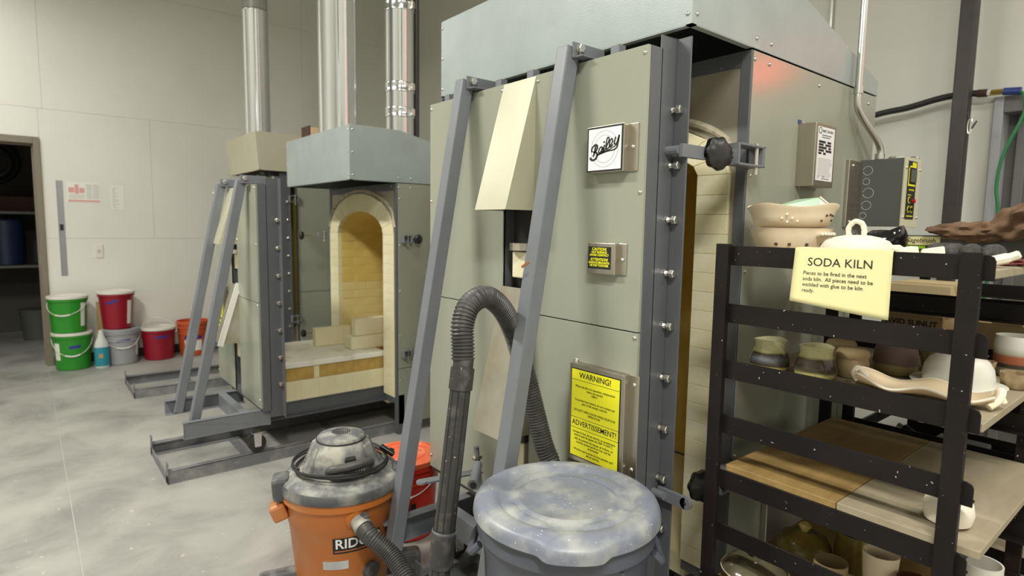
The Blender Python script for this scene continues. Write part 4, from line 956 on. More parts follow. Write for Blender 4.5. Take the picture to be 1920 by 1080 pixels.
# corner ribs of the motor head
for a in (-62, 62, 118, 242):
    q = Matrix.Rotation(R(a), 3, 'Z') @ fd_; m = MB(); m.bar(VC+q*.136+Vector((0,0,.507)), VC+q*.094+Vector((0,0,.598)), .05, .024, tuple(Vector((0,0,1)).cross(q))); m.build('rib', M['vacgrey'], hd, bevel=.008)
# carry handle across the front
hp = [VC+fd_*.110-rd_*.040+Vector((0,0,.520)), VC+fd_*.140-rd_*.036+Vector((0,0,.545)), VC+fd_*.146+rd_*.02+Vector((0,0,.555)), VC+fd_*.132+rd_*.085+Vector((0,0,.562)), VC+fd_*.092+rd_*.100+Vector((0,0,.545))]
MB().tube(catmull(hp, 6), .0155, 12).build('handle', M['hose'], v, smooth=True)
m = MB()
for k in range(14):
    p = VC + fd_*(.153-.0011*k) + rd_*(-.03+.0082*k) + Vector((0, 0, .534+.0008*k)); m.bar(p, p+Vector((0,0,-.014)), .0045, .006, tuple(rd_))
m.build('intake_teeth', M['vacgrey2'], v)
pb = VC+fd_*.148+Vector((0,0,.524)); MB().bar(pb-rd_*.03, pb+rd_*.075, .006, .022, tuple(fd_)).build('intake_panel', M['black'], v)
MB().bar(VC+fd_*.128+rd_*.012+Vector((0,0,.566)), VC+fd_*.128+rd_*.05+Vector((0,0,.570)), .03, .022, (0,0,1)).build('power_switch', M['black'], hd, bevel=.004)
# power cord wound round the head
path = []
for k in range(170):
    a = 2*math.pi*k/48; rr_ = .160 + .006*math.sin(a*1.3) + .003*(k/48); path.append(VC + Vector((rr_*math.cos(a), rr_*math.sin(a), .513 + .007*(k/48) + .004*math.sin(a*2))))
MB().tube(path, .0042, 7).build('power_cord', M['rubber'], v, smooth=True)
q = VC + rd_*.165 + Vector((0,0,.55)); MB().bar(q, q+Vector((.03, .02, -.02)), .022, .028, (0,0,1)).bar(q+Vector((-.015,.02,.012)), q+Vector((.02,-.02,-.018)), .016, .020, (1,0,0)).build('cord_plug', M['black'], v, bevel=.004)
# side latches and their orange lugs
for s in (-1, 1):
    q = VC + rd_*(s*.222) + fd_*.03; m = MB()
    m.bar(q-rd_*(s*.045)+Vector((0,0,.462)), q+rd_*(s*.016)+Vector((0,0,.458)), .085, .088, tuple(fd_)); m.build('latch', M['vacgrey2'], v, bevel=.014)
    q = VC + rd_*(s*.205) + fd_*.03; MB().bar(q+Vector((0,0,.345)), q+rd_*(s*.022)+Vector((0,0,.405)), .085, .055, tuple(fd_)).build('latch_lug', M['orange'], v, bevel=.012)
# caster feet
for a in (-86, 30, 94, 180):
    q = Matrix.Rotation(R(a), 3, 'Z') @ fd_; f = sub(MB().bar(VC+q*.13+Vector((0,0,.095)), VC+q*.295+Vector((0,0,.088)), .085, .062, (0,0,1)).build('caster_foot', M['vacgrey2'], v, bevel=.016))
    s_ = Vector((0,0,1)).cross(q); MB().cyl(VC+q*.225+Vector((0,0,.034))-s_*.014, VC+q*.225+Vector((0,0,.034))+s_*.014, .034, n=18).build('wheel', M['rubber'], f)
# badge wrapped on the drum
def ondrum(u, z, dr_=0.0, a0=R(20)):
    a = a0 + u/.185; d = Matrix.Rotation(a, 3, 'Z') @ fd_; return VC + d*(dr(z)+dr_) + Vector((0,0,z))
def patch(name, u0, u1, z0, z1, key, dr_, n=10, parent=None):
    vs = []; fs = []
    for k in range(n+1):
        u = u0+(u1-u0)*k/n
        for z in (z0, z1): vs += [ondrum(u, z, dr_), ondrum(u, z, -.003)]
    for k in range(n):
        j = 4*k; fs += [(j, j+4, j+6, j+2), (j, j+1, j+5, j+4), (j+2, j+6, j+7, j+3)]
    fs += [(0,2,3,1), (4*n, 4*n+1, 4*n+3, 4*n+2)]
    return MB().add(vs, fs).build(name, M[key], parent or v)
bd = sub(patch('badge', -.098, .075, .260, .318, 'ink', .0012)); patch('badge_stripe', -.092, .070, .267, .271, 'orange', .0020, parent=bd)
lettering('RIDGID', .050, M['white'], bd, (0,0,0), (1,0,0), (0,1,0), align='LEFT', mapf=lambda x, y, z: ondrum(-.091 + x, .295 + y, .0014 + z), offset=.0008, ext=.0004)
# drain cap and chrome maker's plate low on the front
MB().lathe((0,0,0), [(.03,0),(.03,.02),(.022,.026),(0,.026)], 20).build('drain_cap', M['vacgrey2'], None, smooth=True)
o = bpy.data.objects['drain_cap']; o.parent = v; d_ = Matrix.Rotation(R(32), 3, 'Z') @ fd_; o.location = d_*(dr(.17)-.002) + Vector((0,0,.17)); o.rotation_euler = d_.to_track_quat('Z', 'Y').to_euler()
patch('model_plate', -.135, -.045, .200, .232, 'galv', .002)
# hose port and hose
pd_ = Matrix.Rotation(R(14), 3, 'Z') @ fd_; pp = VC + pd_*.186 + Vector((0,0,.383)); pdir = (pd_*.9 + rd_*.25 + Vector((0,0,-.30))).normalized()
MB().tube([pp-pdir*.03, pp+pdir*.012, pp+pdir*.013, pp+pdir*.016], [.040, .040, .037, .030], 20).build('port_ring', M['orange'], v, smooth=True)
MB().tube([pp, pp+pdir*.03, pp+pdir*.055, pp+pdir*.06], [.030, .029, .033, .033], 20).build('hose_cuff', M['vacgrey'], v, smooth=True)
MB().bar(pp+pdir*.02+Vector((0,0,.028))+rd_*.012, pp+pdir*.05+Vector((0,0,.030))+rd_*.016, .022, .012, tuple(rd_)).build('cuff_button', M['vacgrey2'], v, bevel=.004)
h1 = catmull([pp+pdir*.05, pp+pdir*.10, Vector((.893, 1.700, .300)), Vector((.905, 1.600, .245)), Vector((.90, 1.47, .15)), Vector((.895, 1.36, .06)), Vector((.93, 1.285, .038)), Vector((1.03, 1.262, .038)), Vector((1.14, 1.245, .06)), Vector((1.215, 1.262, .20)), Vector((1.246, 1.290, .45)), Vector((1.242, 1.303, .645)), Vector((1.228, 1.325, .72)), Vector((1.212, 1.352, .828)), Vector((1.181, 1.372, .965)),
              Vector((1.121, 1.358, 1.09)), Vector((1.049, 1.322, 1.167)), Vector((.974, 1.298, 1.208)), Vector((.910, 1.283, 1.192)), Vector((.880, 1.272, 1.145)), Vector((.873, 1.261, 1.085)), Vector((.870, 1.256, 1.05))], 10)
corrugated(h1, .0285).build('hose', M['hose'], v, smooth=True, sharp=60)
# extension wand leaning beside it
wt = Vector((.868, 1.254, 1.031)); wb = Vector((.724, 1.236, .012)); wd = (wb-wt).normalized(); L_ = (wb-wt).length
wd_ = sub(MB().tube([wt-wd*.03, wt-wd*.0, wt+wd*.0, wt+wd*.055, wt+wd*.0551, wt+wd*.43, wt+wd*.4301, wt+wd*.4302, wt+wd*.52, wt+wd*.5201, wb], [.027, .027, .0315, .0315, .0275, .0285, .0285, .0325, .0325, .0275, .029], 20).build('wand', M['wand'], v, smooth=True, sharp=30))
wside = rd_.cross(wd).normalized()
for k in (-1.0, -.35, .35, 1.0, 2.2, -2.2):
    d_ = (fd_*math.cos(k) + rd_*math.sin(k)); d_ = (d_ - wd*d_.dot(wd)).normalized()
    MB().tube([wt+wd*.06+d_*.0272, wt+wd*.425+d_*.0282], .0016, 5).build('groove', M['ink'], wd_); MB().tube([wt+wd*.525+d_*.0272, wb+d_*.0285], .0016, 5).build('groove', M['ink'], wd_)
MB().lathe((0,0,0), [(.030,0),(.0335,.003),(.0335,.007),(.030,.010)], 20).build('collar', M['vacgrey2'], None, smooth=True)
o = bpy.data.objects['collar']; o.parent = wd_; o.location = wt+wd*.425-VC; o.rotation_euler = wd.to_track_quat('Z','Y').to_euler()

# ================================================================ ROUND GREY BIN
CC = Vector((1.017, 1.011, 0)); RC = .231
tc = empty('trash_can', tuple(CC)); tag(tc, 'round dusty grey trash can with a lid, in front of the big kiln door', 'trash can')
MB().lathe(tuple(CC), [(0, .012), (.170, .0), (.178, .006), (.205, .60), (.213, .647), (.222, .652), (.222, .677), (.21, .712), (.20, .712), (.165, .02), (0, .02)], 64).build('body', M['can'], tc, smooth=True)
# lid: flat dished top with raised ring sectors and four outward tabs
camd = (-CC).normalized(); a0 = math.atan2(camd.y, camd.x)
def lidmod(a, r, z):
    t = (a-a0-R(5)) % math.pi; t = min(t, math.pi-t); 
    w = 1/(1+math.exp((t-R(17.5))/R(1.3)))
    if z < .7155 and r > .2: r = r + .015*w; z = z - (.006*w if z < .70 else .004*w)
    return r, z
lid = sub(MB().lathe(tuple(CC+Vector((0,0,.012))), [(0, .714), (.055, .7145), (.112, .713), (.116, .716), (.122, .7165), (.128, .713), (.160, .711), (.172, .716), (.178, .7215), (.198, .7225), (.216, .7205), (.226, .715), (.2305, .706), (.232, .698), (.233, .688), (.233, .686), (.229, .684)], 128, mod=lidmod).build('lid', M['canlid'], tc, smooth=True, sharp=60))
for k in range(4):      # raised rib sectors between the grooves
    n = 14; vs = []; fs = []; aa = a0 + R(45) + k*math.pi/2 - R(30)
    prof = [(.132, .7125), (.140, .7185), (.160, .7190), (.170, .7150)]
    for i in range(n+1):
        a = aa + R(60)*i/n; e = math.sin(math.pi*i/n)**.35
        for (r, z) in prof: vs.append(CC + Vector((0,0,.012)) + Vector((r*math.cos(a), r*math.sin(a), .7115+(z-.7115)*e)))
    for i in range(n):
        for j in range(3): fs.append((i*4+j, (i+1)*4+j, (i+1)*4+j+1, i*4+j+1))
    MB().add(vs, fs).build('lid_rib', M['canlid'], lid, smooth=True)
# side handles under the rim
for a in (a0+R(92), a0-R(88)):
    d_ = Vector((math.cos(a), math.sin(a), 0)); t_ = Vector((-d_.y, d_.x, 0)); pts = [CC+d_*.210-t_*.06+Vector((0,0,.625)), CC+d_*.232-t_*.05+Vector((0,0,.60)), CC+d_*.236+Vector((0,0,.59)), CC+d_*.232+t_*.05+Vector((0,0,.60)), CC+d_*.210+t_*.06+Vector((0,0,.625))]
    MB().tube(catmull(pts, 5), .010, 8).build('handle', M['can'], tc, smooth=True)
br_ = lambda z: .178+(.205-.178)*z/.60
def oncan(u, z, d=0.0):
    a = a0 + u/.2; return CC + Vector((math.cos(a), math.sin(a), 0))*(br_(z)+d) + Vector((0,0,z))
def cpatch(name, u0, u1, z0, z1, key, dd, parent, n=10):
    vs = []; fs = []
    for k in range(n+1):
        u = u0+(u1-u0)*k/n
        for z in (z0, z1): vs += [oncan(u, z, dd), oncan(u, z, -.002)]
    for k in range(n):
        j = 4*k; fs += [(j, j+4, j+6, j+2), (j, j+1, j+5, j+4), (j+2, j+6, j+7, j+3)]
    fs += [(0,2,3,1), (4*n, 4*n+1, 4*n+3, 4*n+2)]
    return MB().add(vs, fs).build(name, M[key], parent)
stc = sub(cpatch('sticker', -.055, .045, .46, .672, 'sticker', .003, tc)); cpatch('sticker_band', -.035, .007, .650, .662, 'pink', .0035, stc); cpatch('sticker_band', -.053, -.039, .62, .670, 'yellowdull', .0035, stc)
cpatch('sticker_margin', .027, .044, .47, .668, 'paperW', .0033, stc)
lettering('BRUTE', .062, M['ink'], tc, (0,0,0), (1,0,0), (0,1,0), align='LEFT', mapf=lambda x, y, z: oncan(-.345 + x, .630 + y, .001 + z), offset=.001)
for u in (.075, .13): 
    m = MB(); m.bar(oncan(u, .64, .006), oncan(u+.012, .35, .006), .006, .010, (0,0,1)); m.build('rib', M['can'], tc, bevel=.002)

# ================================================================ BLACK WARE RACK
XR, XR2 = 1.45, 2.135
TOPS = [1.3590, 1.2045, 1.0520, .8995, .7445, .5925, .4400, .2875]
def rack(label, dx=0.0, dy=0.0, key='rack'):
    r = empty('ware_rack', (1.79+dx, .6+dy, 0)); tag(r, label, 'rack', 'black steel ware racks')
    xa, xb_, ya, yb = XR+dx, XR2+dx, .306+dy, .888+dy
    for x, s in ((xa, -1), (xb_, 1)):
        for y in (ya+.004, yb-.040): MB().box(min(x, x+s*.018), max(x, x+s*.018), y, y+.036, .10, 1.364).build('post', M[key], r, bevel=.001)
    for zt_ in TOPS:
        for x, s in ((xa, 1), (xb_, -1)):
            a = sorted((x+s*.0005, x+s*.0045)); b = sorted((x+s*.0045, x+s*.040)); y0 = ya-.014; y1 = yb-.038; c = .012; m = MB()
            # upright leg with a rounded free corner, and the inward ledge at its foot
            poly = [(a[0], y0, zt_-.051), (a[0], y1, zt_-.051), (a[0], y1, zt_), (a[0], y0+c, zt_), (a[0], y0+c*.3, zt_-c*.3), (a[0], y0, zt_-c)]
            m.prism(poly, (a[1]-a[0], 0, 0)); m.box(b[0], b[1], y0+.004, y1, zt_-.051, zt_-.047); m.build('rail', M[key], r, bevel=.0008, seg=1)
    for y in (ya+.02, yb-.03):
        for z in (.16, .70): MB().box(xa+.03, xb_-.03, y-.004, y+.004, z-.025, z+.015).build('side_brace', M[key], r)
    for x in (xa+.03, xb_-.03):
        for y in (ya+.03, yb-.03): wheel(r, (x, y, .045), .045)
    return r
RK = rack('black steel ware rack holding unfired pots and the paper kiln sign')
RK2 = rack('second black ware rack standing behind the first one', dx=.80, dy=-.04, key='rackclean')

def board(label, x0, x1, y0, y1, z0, z1, key):
    return tag(MB().box(x0, x1, y0, y1, z0, z1).build('shelf_board', M[key], bevel=.002, at=((x0+x1)/2, (y0+y1)/2, z0)), label, 'shelf board', 'boards on the ware racks')
LEDGE = .0468
b1z = TOPS[0]-LEDGE; b3z = TOPS[2]-LEDGE
board('plywood board on the top level of the front rack', 1.457, 2.128, .292, .845, b1z, b1z+.018, 'wood2')
board('grey plywood board under the mugs and wavy dish', 1.457, 2.128, .288, .845, b3z, b3z+.018, 'wood2')
board('golden wooden board on the half-empty level, left of the grey one', 1.4515, 2.128, .548, .834, TOPS[4]+.001, TOPS[4]+.019, 'wood')
board('grey plywood board on the half-empty level, reaching out at right', 1.4515, 2.128, .272, .546, TOPS[4]+.001, TOPS[4]+.019, 'wood2')
b7z = TOPS[6]-LEDGE
board('wooden board on the low level full of cups and jars', 1.457, 2.128, .285, .868, b7z, b7z+.018, 'wood')
Z1, Z3, Z5, Z7 = b1z+.018, b3z+.018, TOPS[4]+.019, b7z+.018

# paper sign folded over the top rail
ps = empty('paper_sign', (XR, .572, 1.21)); tag(ps, 'cream paper sign reading SODA KILN hung on the rack', 'sign')
yA, yB = .677, .467; nY, nZ = 14, 12; vs = []; fs = []
for j in range(nZ+1):
    for i in range(nY+1):
        t = i/nY; s_ = j/nZ; y = yA + (yB-yA)*t
        zb_ = 1.232 - .022*min(1, t*1.1) ; z = 1.3605 + (zb_-1.3605)*s_
        bulge = .0065 + .006*s_*(1-t)**2 + .003*math.sin(3*t+1)*s_
        vs.append((XR-.0005-bulge, y + .003*s_*(1-t), z))
for j in range(nZ):
    for i in range(nY): q = j*(nY+1)+i; fs.append((q, q+1, q+nY+2, q+nY+1))
k0 = len(vs)
for i in range(nY+1): vs.append((XR+.0065, yA+(yB-yA)*i/nY, 1.3625))
for i in range(nY+1): vs.append((XR+.0075, yA+(yB-yA)*i/nY, 1.325))
for i in range(nY): fs += [(k0+i, k0+i+1, i+1, i), (k0+nY+1+i, k0+nY+2+i, k0+i+1, k0+i)]
MB().add(vs, fs).build('sheet', M['paper'], ps, smooth=True, solid=.0004, sharp=70)
vs = []; fs = []
for j in range(2):
    for i in range(nY+1): vs.append((XR-.004, yA+.002+(yB-yA)*.3*i/nY, (1.345, 1.236)[j]))
for i in range(nY): fs.append((i, i+1, nY+2+i, nY+1+i))
MB().add(vs, fs).build('back_sheet', M['paper'], ps)
def onpaper(y0_, z0_):
    def f(x, yv, z):
        y = y0_ - x; zz = z0_ + yv; t = (yA-y)/(yA-yB); s_ = (1.3605-zz)/(1.3605-1.215)
        bulge = .0065 + .006*max(0,s_)*(1-t)**2 + .003*math.sin(3*t+1)*max(0,s_)
        return Vector((XR-.0011-bulge-z, y, zz))
    return f
lettering('SODA KILN', .0275, M['ink'], ps, (0,0,0), *FX, mapf=onpaper(.5745, 1.3275), ext=.0002, squeeze=1.0)
for i, t_ in enumerate(('Pieces to be fired in the next', 'soda kiln.  All pieces need to be', 'wadded with glue to be kiln', 'ready.')):
    lettering(t_, .0128, M['ink'], ps, (0,0,0), *FX, align='LEFT', mapf=onpaper(.6535, 1.3015-i*.0138), ext=.0002, squeeze=.92)

# ---- pots.  profiles are (r, z) from the foot up, then down the inside
def pot(name, label, cat, c, prof, key, n=40, mod=None, group='pots on the ware rack', squash=1.0, smooth=True):
    o = MB().lathe(c, prof, n, mod, squash).build(name, M[key], at=c, smooth=smooth, sharp=60); o['_b'] = list(c); tag(o, label, cat, group); return o
def wall(prof, t=.004):
    out = list(prof); n = len(prof); return [(0, prof[0][1])] + out + [(max(0, r-t), z-.0005) for r, z in reversed(out[1:])] + [(0, prof[0][1]+t)]
# top level ----------------------------------------------------------
c = (1.70, .815, Z1)
lo = pot('colander_bowl', 'lower peach colander bowl with a shell-shaped lug', 'bowl', c, wall([(.062, 0), (.075, .004), (.092, .030), (.104, .060), (.108, .074), (.111, .078)]), 'bisque', 48)
def hole(parent, base, ang, r, z, s=.0045, key='darkbrown'):
    d = Vector((math.cos(ang), math.sin(ang), .25)).normalized(); p = Vector(base) + Vector((math.cos(ang)*r, math.sin(ang)*r, z))
    MB().cyl(p-d*.003, p+d*.0012, s, n=12).build('drain_hole', M[key], parent)
for a in (184, 205, 232, 262): hole(lo, c, R(a), .0945 if a != 232 else .0945, .034)
m = MB(); 
for k in range(6): m.tube([Vector(c)+Vector((.100*math.cos(R(246+k*5)), .100*math.sin(R(246+k*5)), .058)), Vector(c)+Vector((.121*math.cos(R(246+k*5)), .121*math.sin(R(246+k*5)), .064))], [.006, .0045], 8)
m.build('shell_lug', M['bisqueW'], lo, smooth=True)
c2 = (1.70, .815, Z1+.079)
hi = pot('colander_bowl', 'upper peach colander bowl with a wavy rim, the top of the pair', 'bowl', c2, wall([(.078, 0), (.095, .004), (.106, .030), (.114, .050), (.120, .058), (.121, .062)]), 'bisque', 64,
         mod=lambda a, r, z: (r*(1+.02*math.cos(4*a+.6)*z/.06), z + .005*math.cos(4*a+.6)*max(0, z-.03)/.03))
for a, z, kk in ((200, .036, 'bisqueW'), (193, .026, 'bisqueW'), (207, .026, 'bisqueW'), (214, .018, 'bisqueW'), (200, .016, 'bisqueW'), (258, .034, 'darkbrown'), (266, .036, 'darkbrown'), (274, .034, 'darkbrown'), (252, .020, 'darkbrown'), (280, .022, 'darkbrown')):
    hole(hi, c2, R(a), .100+.0105*(z-.015)/.02, z, .0032, kk)
# broken celadon shard lying in the upper bowl
sd = empty('glazed_shard', (1.70, .79, Z1+.15)); tag(sd, 'pale green glazed shard leaning in the wavy bowl', 'shard')
P3 = [Vector((1.648, .862, Z1+.133)), Vector((1.70, .800, Z1+.160)), Vector((1.735, .757, Z1+.166)), Vector((1.74, .735, Z1+.148)), Vector((1.725, .74, Z1+.118)), Vector((1.665, .80, Z1+.10))]
MB().prism(P3, (.012, .008, -.004)).build('body', M['celadon'], sd, bevel=.002)
MB().tube([P3[2]+Vector((0,-.002,0)), P3[3], P3[4]], [.0035, .004, .0035], 6).build('white_edge', M['bisqueW'], sd, smooth=True)
c = (1.62, .607, Z1)
tl = pot('lidded_casserole', 'cream lidded casserole with a twisted loop handle', 'casserole', c, [(0, 0), (.05, 0), (.075, .010), (.083, .022), (.081, .034), (.070, .048), (.050, .057), (.026, .062), (0, .063)], 'bisqueW', 48)
pts = [Vector(c)+Vector((-.004, .018, .058)), Vector(c)+Vector((-.004, .020, .080)), Vector(c)+Vector((-.002, .008, .096)), Vector(c)+Vector((0, -.008, .092)), Vector(c)+Vector((.002, -.014, .076)), Vector(c)+Vector((.002, -.014, .058))]
p_ = catmull(pts, 7); MB().tube(p_, [.0064+.0004*math.sin(i*1.3) for i in range(len(p_))], 10).build('loop_handle', M['bisqueW'], tl, smooth=True)
MB().tube([Vector(c)+Vector((0, -.075, .030)), Vector(c)+Vector((.002, -.094, .034)), Vector(c)+Vector((.004, -.108, .027))], [.010, .007, .004], 10).build('side_lug', M['bisqueW'], tl, smooth=True)
for (x, y, w, h, rz, lab) in ((1.56, .480, .026, .040, 10, 'small white clay offcut beside the casserole, left one'), (1.60, .440, .028, .041, -14, 'white clay offcut block, between the casserole and the glove')):
    o = tag(MB().prism([(-w, -.02, 0), (w, -.02, 0), (w*.8, -.012, h), (-w*.7, -.014, h*.8)], (0, .035, 0)).build('clay_offcut', M['bisqueW'], bevel=.003, at=(0,0,0)), lab, 'offcut', 'clay offcuts on the top board'); o.location = (x, y, Z1); o.rotation_euler = (0, 0, R(rz-60))
o = MB().tube(catmull([(1.545, .338, Z1+.008), (1.555, .318, Z1+.014), (1.575, .296, Z1+.022), (1.58, .280, Z1+.030)], 5), [.012]*5+[.011]*5+[.009]*5+[.006], 8).build('clay_coil', M['bisqueW'], smooth=True, at=(1.56, .31, Z1)); tag(o, 'curved white clay coil at the corner of the top board', 'clay piece')
# glossy black goggles
gg = empty('safety_goggles', (1.90, .648, Z1)); tag(gg, 'glossy black goggles behind the casserole', 'goggles')
m = MB(); n = 16; vs = []; fs = []
for i in range(n+1):
    a = R(150)+R(170)*i/n
    for j in range(7):
        b_ = math.pi*j/6; vs.append((1.90+.075*math.cos(a)*(.8+.2*math.sin(b_)), .648+.065*math.sin(a)*(.8+.2*math.sin(b_)), Z1+.012+.066*(j/6) - .012*math.cos(2*a)*(j/6)))
for i in range(n):
    for j in range(6): fs.append((i*7+j, (i+1)*7+j, (i+1)*7+j+1, i*7+j+1))
m.add(vs, fs).build('visor', M['gloss_black'], gg, smooth=True, solid=.006); MB().lathe((1.90, .648, Z1), [(0,.004),(.05,.004),(.062,.02),(.058,.060),(.03,.076),(0,.078)], 24, squash=.8).build('shell', M['gloss_black'], gg, smooth=True)
MB().tube(catmull([(1.86, .70, Z1+.06), (1.83, .74, Z1+.03), (1.80, .72, Z1+.012), (1.82, .66, Z1+.008)], 5), .007, 8).build('strap', M['gloss_black'], gg, smooth=True)
# dark parts tray with a handwritten label
tr = empty('parts_tray', (2.02, .50, Z1)); tag(tr, 'dark grey tray with a handwritten cream label behind the glove', 'tray')
m = MB(); m.box(1.96, 2.10, .305, .630, Z1, Z1+.006); m.box(1.96, 1.966, .305, .630, Z1, Z1+.062); m.box(2.094, 2.10, .305, .630, Z1, Z1+.062); m.box(1.966, 2.094, .305, .311, Z1, Z1+.062); m.box(1.966, 2.094, .624, .630, Z1, Z1+.062); m.build('body', M['boxgrey'], tr, bevel=.002)
MB().box(1.954, 1.960, .306, .630, Z1+.052, Z1+.064).build('rim', M['boxgrey'], tr, bevel=.002)
lb = sub(MB().box(1.9532, 1.9545, .520, .612, Z1+.036, Z1+.060).build('paper_label', M['paper'], tr)); lettering('Sagebrush', .018, M['ink'], lb, (1.9530, .566, Z1+.049), *FX, shear=.25, squeeze=.95)
MB().box(1.9555, 1.96, .555, .60, Z1+.026, Z1+.034).build('lime_mark', M['lime'], tr)
# dark ribbed glove: four finger ends towards the room
gl = empty('work_glove', (1.70, .40, Z1)); tag(gl, 'dark grey ribbed work glove with its fingertips over the rack edge', 'glove')
m = MB(); m.lathe((1.80, .40, Z1+.020), [(0,-.019),(.05,-.017),(.068,0),(.05,.016),(0,.020)], 20, squash=.9); m.build('palm', M['darkknit'], gl, smooth=True)
for k, (y, ln) in enumerate(((.452, .10), (.428, .125), (.396, .13), (.362, .11))):
    p_ = [Vector((1.78-ln*t_, y+.01*math.sin(3*t_+k), Z1+.025)) for t_ in [i/24 for i in range(25)]]
    MB().tube(p_, [(.0205+.0016*(i % 2))*(1 if i < 21 else (1-(i-20)*.2)) for i in range(25)], 12).build('finger', M['darkknit'], gl, smooth=True)
# brown suede gauntlet
sg = empty('suede_gauntlet', (1.90, .42, Z1)); tag(sg, 'crumpled brown suede gauntlet lying over the tray', 'glove')
def crumple(path, rad, flat, key, parent, name, seed, n=26):
    rnd = random.Random(seed); P_ = catmull(path, 8); m = MB(); vs = []; fs = []; N_ = len(P_)
    ph = [rnd.uniform(0, 6.28) for _ in range(6)]
    for i, p in enumerate(P_):
        t = i/(N_-1); r = rad[0]+(rad[1]-rad[0])*t; tan = (P_[min(i+1, N_-1)]-P_[max(i-1, 0)]).normalized(); s_ = tan.cross(Vector((0,0,1))).normalized()
        for k in range(n):
            a = 2*math.pi*k/n; w = 1 + .17*math.sin(3*a+ph[0]+5*t) + .15*math.sin(5*a+ph[1]-11*t) + .11*math.sin(7*a+17*t+ph[2]); e = min(1, .62+2.2*t, .55+2.5*(1-t))
            vs.append(p + s_*(math.cos(a)*r*w*e) + Vector((0,0,1))*(math.sin(a)*r*w*flat*e))
    for i in range(N_-1):
        for k in range(n): fs.append((i*n+k, i*n+(k+1) % n, (i+1)*n+(k+1) % n, (i+1)*n+k))
    fs += [tuple(range(n)), tuple((N_-1)*n+k for k in range(n))]
    return m.add(vs, fs).build(name, M[key], parent, smooth=True, sharp=80)
crumple([(1.95, .548, Z1+.080), (1.94, .50, Z1+.078), (1.93, .45, Z1+.078), (1.93, .40, Z1+.080), (1.93, .35, Z1+.092)], (.026, .050), .50, 'leather', sg, 'hand', 3)
crumple([(1.92, .40, Z1+.085), (1.91, .355, Z1+.098), (1.90, .315, Z1+.115), (1.90, .265, Z1+.150), (1.91, .22, Z1+.175)], (.042, .068), .75, 'leather', sg, 'cuff', 5)
crumple([(1.93, .512, Z1+.070), (1.925, .47, Z1+.066), (1.92, .43, Z1+.066), (1.92, .38, Z1+.068)], (.016, .026), .7, 'leather', sg, 'thumb', 9)
sc = empty('dark_rag', (1.85, .29, Z1)); tag(sc, 'dark rag heaped at the near corner of the top board', 'rag')
crumple([(1.85, .315, Z1+.036), (1.85, .295, Z1+.045), (1.85, .27, Z1+.055), (1.85, .24, Z1+.07)], (.022, .045), .8, 'darkknit', sc, 'cloth', 12)
rr_ = empty('red_rag', (1.68, .31, Z1)); tag(rr_, 'dark red rag lying flat at the corner of the top board', 'rag')
crumple([(1.70, .345, Z1+.007), (1.69, .315, Z1+.008), (1.70, .290, Z1+.009)], (.026, .03), .22, 'redcloth', rr_, 'cloth', 21)

# mug level ----------------------------------------------------------
mp = [(.038, 0), (.047, .004), (.0515, .020), (.050, .034), (.043, .052), (.0375, .064), (.0385, .074), (.0415, .084)]
def mug(label, c, key, s=1.0):
    o = pot('tumbler', label, 'cup', c, wall([(r*s, z*s) for r, z in mp], .0035), key, 40, mod=lambda a, r, z: (r, z + .002*math.cos(2*a)*z/.08), group='glazed tumblers'); return o
mug('speckled yellow tumbler with a blue-grey band, the left one', (1.557, .782, Z3), 'glaze_mug')
mug('speckled yellow tumbler with a dark brown band, right beside it', (1.567, .664, Z3), 'glaze_mug2')
def lidjar(label, c, s):
    o = pot('lidded_jar', label, 'jar', c, [(0, 0), (.030*s, 0), (.036*s, .006), (.037*s, .040), (.034*s, .050), (.0345*s, .052), (.037*s, .054), (.037*s, .066), (.032*s, .074), (0, .077)], 'tanclay', 36); 
    for a in (200, 250): 
        p = Vector(c)+Vector((.0365*s*math.cos(R(a)), .0365*s*math.sin(R(a)), .060)); MB().cyl(p, p+Vector((math.cos(R(a)), math.sin(R(a)), 0))*.001, .0028, n=8).build('dot', M['brass'], o)
lidjar('tan lidded jar in front of the taller one', (1.655, .610, Z3), 1.05); lidjar('tan lidded jar half hidden behind the front jar and dark tumbler', (1.76, .680, Z3), 1.05)
pot('round_pot', 'purple-brown round pot with a wavy tan foot band', 'pot', (1.79, .553, Z3), wall([(.040, 0), (.049, .006), (.053, .035), (.050, .065), (.042, .088), (.038, .096)]), 'glaze_pot')
pot('bark_bowl', 'tan bark-textured pot behind the white covered dish', 'pot', (1.93, .487, Z3), wall([(.038, 0), (.044, .01), (.050, .05), (.054, .075)], .005), 'tanclay2', 48, mod=lambda a, r, z: (r*(1+.03*math.sin(9*a)), z+.004*math.sin(6*a)*z/.07))
cd_ = pot('covered_dish', 'white domed covered dish on a plate at the board edge', 'dish', (1.762, .408, Z3), [(0, 0), (.055, 0), (.097, .010), (.099, .013), (.095, .0145), (.073, .012), (.074, .030), (.070, .052), (.060, .070), (.040, .084), (.0, .089)], 'porcelain', 56)
